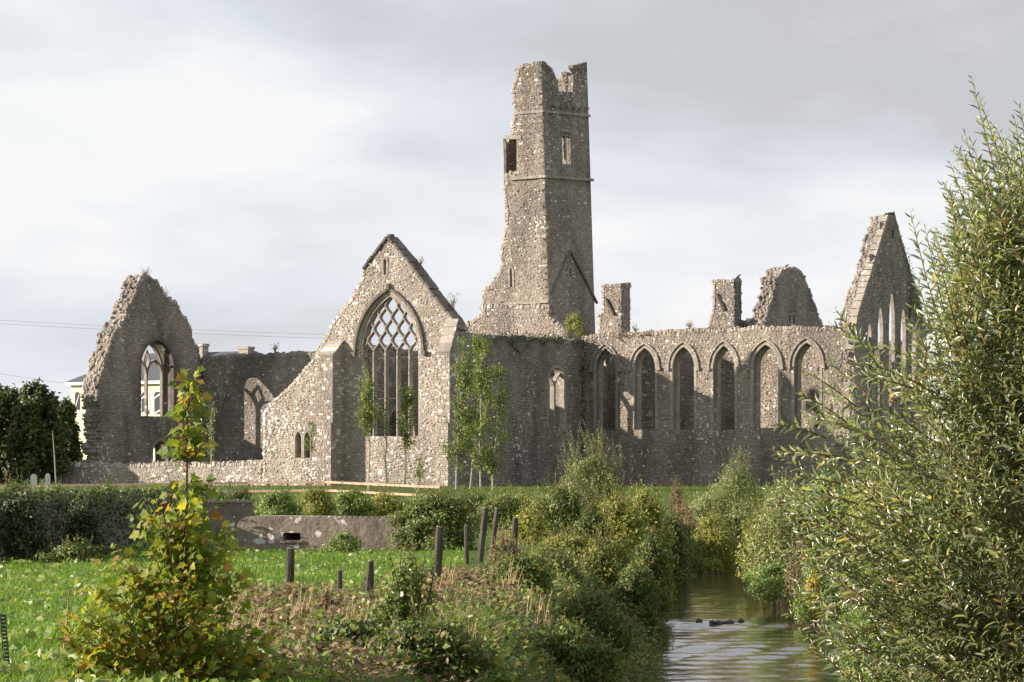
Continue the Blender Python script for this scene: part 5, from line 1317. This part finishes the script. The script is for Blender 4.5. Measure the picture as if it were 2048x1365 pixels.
B('leafy_shrub', 'pale round-leaved shrub with a pointed top at the bottom centre', 'shrub', 810, 34, 1105, 110, 'poplar', 2600, .062, group=BR, blobs=18, shoots=22, shoot_h=.35, ybase=1420, wr=.75)
B('leafy_shrub', 'glossy dark green shrub at the bottom edge right of the maple sapling', 'shrub', 700, 31, 1225, 170, 'bramble', 4200, .065, group=BR, blobs=20, shoots=14, shoot_h=.18, ybase=1430, wr=.7)
B('leafy_shrub', 'low mixed leafy growth at the bottom edge below the pale shrub', 'shrub', 930, 33, 1265, 140, 'weed', 3600, .055, group=BR, blobs=18, shoots=14, shoot_h=.15, ybase=1430, wr=.7)
B('garden_shrub', 'row-end shrub behind the cement wall end', 'shrub', 440, 112, 978, 42, 'weed', 2600, .07, group='green shrubs behind the field walls', blobs=8, shoots=10, shoot_h=.3)
for i, (px, hw, yt, lab) in enumerate([(560, 42, 982, 'green shrub nearest the cement wall end'), (632, 44, 976, 'green shrub in the middle above the slotted concrete block'), (706, 42, 980, 'green shrub at the right of the row above the slotted concrete block'), (770, 44, 988, 'yellower shrub before the right end of the timber fence')]):
    B('garden_shrub', lab, 'shrub', px, 101 + i, yt - 4, hw * 1.6, 'olive' if i in (1, 3) else 'weed', 6500, .075, group='green shrubs behind the field walls', blobs=14, shoots=34, shoot_h=.35, squash=1)
for px, yt, hw, mt, lab in [(105, 968, 60, 'weed', 'rough green growth below the headstones'), (390, 972, 60, 'weed', 'rough green growth behind the maple leader'), (480, 976, 50, 'bramble', 'dark rough growth above the end of the cement wall'), (840, 985, 60, 'weed', 'rough green growth at the right end of the timber fence')]:
    B('garden_shrub', lab, 'shrub', px, 104, yt, hw, mt, 4500, .075, group='green shrubs behind the field walls', blobs=12, shoots=34, shoot_h=.35)
B('garden_shrub', 'small shrub left of the maple leader before the churchyard wall', 'shrub', 215, 120, 962, 40, 'weed', 1800, .07, group='green shrubs behind the field walls', blobs=7, shoots=22, shoot_h=.5)
B('garden_shrub', 'loose shrub above the ivy wall below the headstones', 'shrub', 300, 118, 972, 50, 'olive', 1800, .07, group='green shrubs behind the field walls', blobs=8, shoots=12, shoot_h=.35)
B('garden_shrub', 'dark scrub at the far left above the ivy wall', 'shrub', 30, 120, 955, 60, 'bramble', 2600, .08, group='green shrubs behind the field walls', blobs=9, shoots=14, shoot_h=.4)
B('willow_shrub', 'silvery willow shrub in front of the choir wall right of the grass strip', 'shrub', 1475, 120, 912, 105, 'sallow', 12500, .10, 'lance', group=BR, blobs=18, shoots=70, shoot_h=.8, wr=.26, ybase=1150)
B('bank_bush', 'olive bush at the water where the river disappears', 'bush', 1425, 114, 1020, 85, 'olive', 7500, .08, group=BR, blobs=14, shoots=20, shoot_h=.4, ybase=1150)
B('bank_bush', 'green bank growth between the silvery shrub and the large willow', 'bush', 1570, 86, 985, 112, 'sallow', 9000, .085, 'lance', group=BR, blobs=16, shoots=90, shoot_h=.7, wr=.35, ybase=1180)
B('bank_bush', 'low waterside plants with yellow tips below the large willow', 'bush', 1640, 74, 1075, 75, 'weed', 6200, .075, 'lance', group=BR, blobs=10, shoots=26, shoot_h=.3, wr=.35, ybase=1235)
B('yellow_plant', 'small yellow-leaved plant by the right bank riffle', 'plant', 1628, 70, 1140, 22, 'yellow', 700, .06, group=BR, blobs=6, shoots=8, shoot_h=.2, ybase=1225)
B('bank_bush', 'green growth on the right bank beneath the large willow', 'bush', 1760, 52, 1060, 110, 'weed', 8500, .07, 'lance', group=BR, blobs=14, shoots=20, shoot_h=.3, wr=.35, ybase=1390)
B('dock_clump', 'rusty brown dock clump on the grass strip left of the silvery shrub', 'plant', 1355, 126, 968, 28, 'rust', 900, .07, 'kite', group=BR, blobs=6, shoots=24, shoot_h=.5, stem='dead_twig', ybase=1045)
B('dock_clump', 'orange-brown dead weeds behind the river bend', 'plant', 1370, 118, 1010, 35, 'rust', 800, .06, 'kite', group=BR, blobs=6, shoots=16, shoot_h=.3, stem='dead_twig', ybase=1060)
B('wall_bush', 'yellowish bush growing on the wall top at the foot of the tower', 'bush', 1150, 210.5, 622, 28, 'olive', 1500, .10, 'kite', blobs=7, shoots=6, shoot_h=.3, ybase=668)
B('bank_bush', 'tall green bush standing left of the olive bush on the river bank', 'bush', 1120, 90, 968, 95, 'bramble', 9000, .085, group=BR, blobs=18, shoots=40, shoot_h=.5, ybase=1120)
B('bank_bush', 'tall yellow-green bush between the olive bush and the water', 'bush', 1290, 88, 965, 75, 'olive', 8000, .085, group=BR, blobs=16, shoots=40, shoot_h=.5, ybase=1185)
B('bank_bush', 'dense dark bush at the foot of the olive bush above the water', 'bush', 1270, 66, 1120, 85, 'bramble', 8500, .07, group=BR, blobs=18, shoots=16, shoot_h=.25, ybase=1290)
B('bank_bush', 'low green skirt of plants at the water below the green bank growth', 'bush', 1555, 83, 1120, 95, 'weed', 5500, .075, 'lance', group=BR, blobs=14, shoots=20, shoot_h=.2, wr=.35, ybase=1200)
B('bramble_mound', 'tall bramble mound shading the bank behind the straw stalks', 'bramble', 1040, 50, 1100, 105, 'bramble', 9000, .062, group=BR, blobs=20, shoots=30, shoot_h=.25, ybase=1270)
B('bramble_mound', 'wide bramble mound along the bottom edge left of the water', 'bramble', 850, 30.5, 1232, 200, 'bramble', 9000, .058, group=BR, blobs=26, shoots=30, shoot_h=.18, ybase=1400)
B('bramble_mound', 'bramble mound between the maple sapling and the pale round-leaved shrub', 'bramble', 620, 33, 1265, 90, 'olive', 3000, .055, group=BR, blobs=14, shoots=20, shoot_h=.15, ybase=1400)
B('bank_bush', 'olive weeds leaning over the right bank before the silvery shrub', 'bush', 1520, 96, 1020, 60, 'olive', 5000, .08, group=BR, blobs=12, shoots=50, shoot_h=.5, ybase=1150)
B('bank_bush', 'reddish dying plants on the right bank under the large willow', 'plant', 1600, 78, 1090, 40, 'rust', 900, .06, 'kite', group=BR, blobs=8, shoots=30, shoot_h=.35, stem='dead_twig', ybase=1200)
for px, D, yt, hw, mt, lab in [(1060, 84, 1000, 75, 'olive', 'untidy olive bush right of the pair of leaning posts'), (1185, 77, 1005, 80, 'bramble', 'untidy green bush in front of the large olive bush'), (1215, 68, 1075, 90, 'olive', 'low yellowing bush on the bank above the dark mound'), (1110, 60, 1110, 80, 'bramble', 'low bramble bush above the straw stalks')]:
    B('bank_bush', lab, 'bush', px, D, yt, hw, mt, 7500, .072, group=BR, blobs=17, shoots=36, shoot_h=.5, ybase=1200)
SCR = 'scrub on the far side of the river bank'
for px, D, yt, hw, mat, lab in [(1020, 128, 986, 60, 'olive', 'olive scrub bush on the near edge of the grass strip below the poplar clump'), (1105, 122, 990, 60, 'weed', 'green scrub bush left of the tall willow wands'), (1285, 120, 990, 55, 'olive', 'olive scrub bush right of the tall willow wands'), (1340, 112, 1015, 45, 'bramble', 'dark scrub bush left of the rusty docks'),
                        (1410, 132, 982, 40, 'sallow', 'grey-green scrub beside the rusty docks'), (940, 120, 984, 60, 'bramble', 'dark scrub bush at the foot of the poplar clump'), (1560, 130, 955, 60, 'sallow', 'tall grey-green scrub right of the silvery willow shrub'), (1650, 100, 930, 80, 'weed', 'green scrub mostly hidden behind the large willow'), (1760, 90, 900, 90, 'olive', 'olive scrub wholly behind the crown of the large willow')]:
    B('scrub_bush', lab, 'bush', px, D - 12, yt, hw * 1.3, mat, 7500, .09, 'lance' if mat == 'sallow' else 'oval', group=SCR, blobs=12, shoots=18, shoot_h=.4, wr=.28 if mat == 'sallow' else .55)
B('ivy_bush', 'dark ivy bush heaped on the field wall at the far left', 'bush', 45, 68, 985, 70, 'ivy', 5200, .075, group=SCR, blobs=14, shoots=16, shoot_h=.25, ybase=1110)
B('ivy_bush', 'dark ivy heap on the field wall where stones begin to show', 'bush', 160, 71, 1000, 60, 'ivy', 4000, .075, group=SCR, blobs=12, shoots=14, shoot_h=.2, ybase=1110)
B('nettle_patch', 'low green nettles at the foot of the ivy wall', 'plant', 150, 66, 1085, 90, 'bramble', 2200, .07, group=SCR, blobs=10, shoots=30, shoot_h=.2)
# bare bushes rooted in the masonry
def wall_twigs(label, pl, px, py, h_px, w_px, off=-.4):
    u, z = pl.uv(px, py); x, y, z = pl.w(u, z, off); s = F / y; r_ = root('wall_shrub', label, 'shrub', (x, y, z), 'bare little shrubs rooted on the wall tops'); st = MB(); PP = []
    for i in range(11):
        a = random.uniform(0, 6.28); q = w_px / s / 2 * random.uniform(.2, 1); hh = h_px / s * random.uniform(.45, 1)
        tip = (x + q * math.cos(a), y + q * math.sin(a), z + hh); mid = ((x * 2 + tip[0]) / 3, (y * 2 + tip[1]) / 3, z + hh * .5)
        st.tube([(x, y, z - .15), mid, tip], [.02, .012, .005], 4)
        for k in range(3):
            st.tube([mid, (mid[0] + random.uniform(-.2, .2), mid[1] + random.uniform(-.2, .2), mid[2] + random.uniform(.1, .35))], [.008, .003], 3)
        PP += [np.array(tip) + rng.normal(0, .09, 3) for _ in range(5)]
    st.build('stem', M['dead_twig'], r_); P = np.array(PP); leaves('leaf_tuft', r_, P, rdir(len(P)), rdir(len(P)), .07, .05, 'kite', 'rust')
wall_twigs('bare little shrub on the very top of the ragged gable', EW, 302, 556, 17, 18)
wall_twigs('bare little shrub on the right shoulder of the ragged gable', EW, 340, 600, 22, 22)
wall_twigs('bare little shrub on the upper right coping of the traceried gable', S0, 826, 540, 26, 24, -.6)
wall_twigs('bare little shrub low on the right coping of the traceried gable', S0, 893, 622, 34, 34, -.6)
wall_twigs('bare little shrub on the nave wall top', SN, 541, 708, 18, 16)
wall_twigs('bare little shrub on the choir wall top between second and third windows', SC, 1372, 661, 18, 18)
wall_twigs('bare little shrub on the choir wall top left of the second window', SC, 1262, 668, 14, 16)
def ivy_patch(label, pl, px0, px1, py0, py1, n, mat='ivy', leaf=.09, depth=.25, shape=None):
    us, z0 = pl.uv(px0, py1); ue, z1 = pl.uv(px1, py0); u = rng.uniform(us, ue, n); z = rng.uniform(z0, z1, n); 
    if shape: k = shape((u - us) / (ue - us), (z - z0) / (z1 - z0)); u, z = u[k], z[k]; n = len(u)
    c = pl.w((us + ue) / 2, z0, .02); r_ = root('wall_ivy', label, 'ivy', c, 'ivy and creepers on the ruins')
    pos = pl.W(u, z, rng.uniform(.02, depth, n)); nv_ = np.array([pl.nrm[0], pl.nrm[1], .4])
    leaves('foliage', r_, pos, rdir(n) + np.array([0, 0, -.6]), unit(rdir(n) * .6 + nv_), leaf * rng.uniform(.6, 1.3, n), leaf * .75, 'kite', mat)
    st = MB()
    for k in range(4): 
        uu = us + (ue - us) * random.uniform(.1, .4); st.tube([pl.w(us + (ue - us) * .3, z0 - .1, .02), pl.w(uu, z0 + (z1 - z0) * .3, .03), pl.w(uu, z0 + (z1 - z0) * .5, .02)], [.02, .012, .005], 4)
    st.build('stem', M['bark'], r_)
ivy_patch('green creeper patch on the lit face of the tower below the string course', ST_, 1060, 1088, 362, 405, 260, 'weed', .08, .1, lambda a, b: np.abs(a - .5 - .2 * np.sin(b * 9)) < .3)
ivy_patch('green creeper beside the twin lancets of the transept', S0, 608, 634, 842, 900, 420, 'weed', .08, .15, lambda a, b: np.abs(a - .55 + .25 * np.sin(b * 7)) < .28)
ivy_patch('dark ivy band along the top of the shaded transept wall', E0, 985, 1164, 672, 702, 1500, 'ivy', .10, .25, lambda a, b: b > .25 + .45 * np.abs(np.sin(a * 17)))
ivy_patch('ivy on the right slope of the steep choir gable', EG, 1806, 1850, 490, 640, 1600, 'weed', .10, .3, lambda a, b: (a + b * .55 > .5) & (a + b * .99 < .98))
ivy_patch('grass and creepers along the choir wall top', SC, 1230, 1300, 664, 684, 260, 'rust', .10, .2, lambda a, b: b > .3 + .4 * np.abs(np.sin(a * 9)))

# ---- uncountable growth -------------------------------------------------
def scatter(name, kind_xy, n, L, W_, mat, tmpl, up=.9, lift=0.0, spread=.5, normal_up=True):
    x, y = kind_xy(n); z = ground_np(x, y) + (lift(x, y) if callable(lift) else lift); m_ = len(x)
    pos = np.stack([x, y, z], 1)
    if up > .5: ax = unit(rng.normal(0, spread, (m_, 3)) * np.array([1, 1, .2]) + np.array([.05, 0, up])); nr = unit(np.stack([rng.normal(0, 1, m_), rng.normal(-.3, 1, m_), rng.normal(0.2, .2, m_)], 1))
    else: ax = unit(rdir(m_) * np.array([1, 1, .35]) + np.array([0, 0, up])); nr = unit(rdir(m_) * .6 + np.array([-.45, -.25, .7]))
    LL = L * rng.uniform(.5, 1.4, m_)
    V, T = leaf_arrays(pos, ax, nr, LL, LL * W_, tmpl); o = part(name, tri_mesh(name, V, T), M[mat]); o['kind'] = 'stuff'; return o
def field_xy(n):
    y = 27 + (rng.random(n) ** 1.4) * 60; x0 = (-420 - 1024) / F * y; x1 = np.minimum((np.where(y < 37, 640, 930) - 1024) / F * y, 1.4); x = x0 + rng.random(n) * (x1 - x0)
    k = (river_dist(x, y) > HW + 1.7) & (rng.random(n) < .25 + .75 * (np.sin(x * 1.7 + y * .4) * np.sin(y * .9 - x) > -.55)); return x[k], y[k]
scatter('meadow_grass', field_xy, 165000, .085, .12, 'grass', 'blade', 1.0, -.01, .55)
def clump_xy(n):
    x, y = field_xy(n); k = rng.random(len(x)) < np.clip(.12 + 1.1 * np.sin(x * 2.3 + y * .9) * np.sin(y * 1.7 - x * 1.1) + .4 * np.sin(x * 5.1 + y * 3.3), .05, 1); return x[k], y[k]
scatter('field_weed_leaves', clump_xy, 26000, .085, .62, 'docks', 'oval', .35, .075)
scatter('field_tussocks', clump_xy, 22000, .13, .07, 'bankgrass', 'blade', 1.0, -.01, .6)
def bank_xy(n):
    y = 36 + rng.random(n) ** 1.3 * 84; t = rng.random(n); cx_ = np.interp(y, RIVER[:, 1], RIVER[:, 0]); side = np.where(rng.random(n) < .7, -1, 1)
    x = cx_ + side * (HW - .1 + t * 2.6); k = river_dist(x, y) > HW - .12; return x[k], y[k]
scatter('bank_grass', bank_xy, 42000, .22, .06, 'bankgrass', 'blade', .8, -.02, .7)
def bank2_xy(n):
    y = 30 + rng.random(n) ** 1.2 * 95; t = rng.random(n); cx_ = np.interp(y, RIVER[:, 1], RIVER[:, 0]); side = np.where(rng.random(n) < .5, -1, 1)
    x = cx_ + side * (HW + .05 + t * np.where(side > 0, 5.0, 1.7)); k = river_dist(x, y) > HW - .05; return x[k], y[k]
def hump(x, y): return np.where(x > np.interp(y, RIVER[:, 1], RIVER[:, 0]), 1.0, .45) * rng.random(len(x)) ** 1.6 * (.35 + .45 * np.sin(x * 1.9 + y * .5) ** 2 + .3 * np.sin(y * 1.3 - x * .7) ** 2)
scatter('bank_undergrowth', bank2_xy, 46000, .07, .6, 'bramble', 'oval', .3, hump)
def right_xy(n):
    x, y = bank2_xy(n); k = x > np.interp(y, RIVER[:, 1], RIVER[:, 0]); return x[k], y[k]
def left_xy(n):
    x, y = bank2_xy(n); k = x < np.interp(y, RIVER[:, 1], RIVER[:, 0]); return x[k], y[k]
scatter('bank_herbage', right_xy, 60000, .10, .34, 'weed', 'lance', .4, hump)
scatter('dead_bank_herbage', left_xy, 9000, .07, .5, 'rust', 'oval', .4, hump)
scatter('yellowing_bank_herbage', left_xy, 9000, .07, .5, 'olive', 'oval', .4, hump)
def dry_xy(n):
    px = rng.normal(590, 140, n); y = rng.uniform(28, 46, n); a = (px - 1024) / F * y
    px2 = rng.normal(930, 70, n // 2); y2 = rng.uniform(44, 56, n // 2); b = (px2 - 1024) / F * y2
    return np.concatenate([a, b]), np.concatenate([y, y2])
scatter('dead_weed_litter', dry_xy, 8500, .07, .6, 'rust', 'oval', .35, lambda x, y: rng.random(len(x)) ** 2 * .22 + .02)
scatter('green_weed_litter', dry_xy, 5200, .07, .5, 'weed', 'oval', .4, lambda x, y: rng.random(len(x)) ** 2 * .2 + .02)
scatter('dry_grass', dry_xy, 2600, .30, .022, 'rust', 'blade', .7, 0, 1.0)
def far_xy(n):
    y = rng.uniform(88, 196, n); x = rng.uniform(-170, 110, n) / 1024 * 1.0 * (1024 / F) * y * 6.2; k = (river_dist(x, y) > HW + .6); return x[k], y[k]
scatter('far_meadow_growth', far_xy, 30000, .22, .10, 'bankgrass', 'blade', .9, -.02, .6)
# dead stalks standing in the weeds
def stalks():
    for px, D, yt, hw, lab in [(520, 40, 1225, 34, 'dead brown dock clump closest to the maple sapling'), (585, 42, 1190, 26, 'dark brown dead dock at the foot of the thick upright post'), (655, 40, 1195, 36, 'dead dock clump by the thin short post'), (560, 34, 1300, 40, 'dark dead dock clump near the bottom edge'), (930, 50, 1150, 45, 'dead weed clump right of the tallest leaning post'), (1010, 64, 1075, 50, 'pinkish dead weed thicket beside the leaning stump'), (880, 46, 1190, 40, 'dead weed clump beside the pale round-leaved shrub')]:
        bush('dead_dock', lab, 'dead plant', px, D, yt, hw, 'rust', 650, .06, 'kite', group='dead docks and weeds on the bank', blobs=6, shoots=16, shoot_h=.25, stem='dead_twig')
    for px, py, D, hh, lab in [(700, 1290, 32, 120, 'pale dead stalks in the bottom brambles right of the brown weeds'), (480, 1300, 31, 110, 'pale dead stalks at the foot of the maple sapling'), (850, 1180, 45, 70, 'thin dead stalks behind the pale round-leaved shrub'), (1080, 1230, 44, 90, 'bent dead stalks on the dark bramble mound'), (940, 1290, 33, 110, 'straw stalks in the low mixed growth at the bottom edge'), (905, 1150, 50, 70, 'pale bent dry stalks at the left of the bramble mound'), (1010, 1165, 48, 90, 'tall straw-coloured dry stalks in the middle of the bramble mound'), (600, 1260, 37, 110, 'pale dead stalks crossing the brown weeds right of the maple sapling'), (1040, 1050, 74, 45, 'pinkish dead stalks beside the leaning stump')]:
        x, y, g = at(px, D); r_ = root('dry_stalks', lab, 'dead plant', (x, y, g), 'dead stalk clumps'); s = F / D
        for i in range(14):
            m_ = MB(); a = x + random.uniform(-28, 28) / s; t = a + random.uniform(-18, 26) / s; h = hh / s * random.uniform(.5, 1.1); gg = ground(a, y); zb = max(gg, ZC + (HY - py - 60) / s)
            yy = y + random.uniform(-.3, .3)
            m_.tube([(a, yy, gg - .05), ((a + t) / 2 - .02, yy, zb + h * .55), (t, yy, zb + h)], [.007, .005, .002], 4); m_.build('stalk', M['straw'], r_)
stalks()
# riffle stones
for k, (px, D, wd) in enumerate([(1424, 75.2, .15), (1440, 75.1, .27), (1459, 75.3, .20), (1482, 75.9, .16), (1398, 76.2, .14)]):
    x = (px - 1024) / F * D; V = []; Fs = []; r = random.Random(k); nseg = 9
    for j, (zz_, q) in enumerate(((-.12, 1), (.0, 1.0), (.05, .82), (.085, .4))):
        for i in range(nseg):
            a = 2 * math.pi * i / nseg; rr = wd / 2 * q * r.uniform(.8, 1.15); V.append((x + rr * math.cos(a), D + rr * .7 * math.sin(a), ZW + zz_ * r.uniform(.8, 1.2)))
    for j in range(3):
        for i in range(nseg): i2 = (i + 1) % nseg; Fs.append((j * nseg + i, j * nseg + i2, (j + 1) * nseg + i2, (j + 1) * nseg + i))
    Fs.append(tuple(3 * nseg + i for i in range(nseg)))
    o = part('river_stone', mesh_from('river_stone', V, Fs), M['wetrock']); o['category'] = 'stone'; o['group'] = 'dark wet stones in the riffle'
    o['label'] = ['small dark wet stone at the middle of the riffle row', 'largest dark wet stone breaking the riffle', 'dark wet stone just right of the largest riffle stone', 'dark wet stone at the right end of the riffle row', 'dark wet stone at the left end of the riffle row'][k]
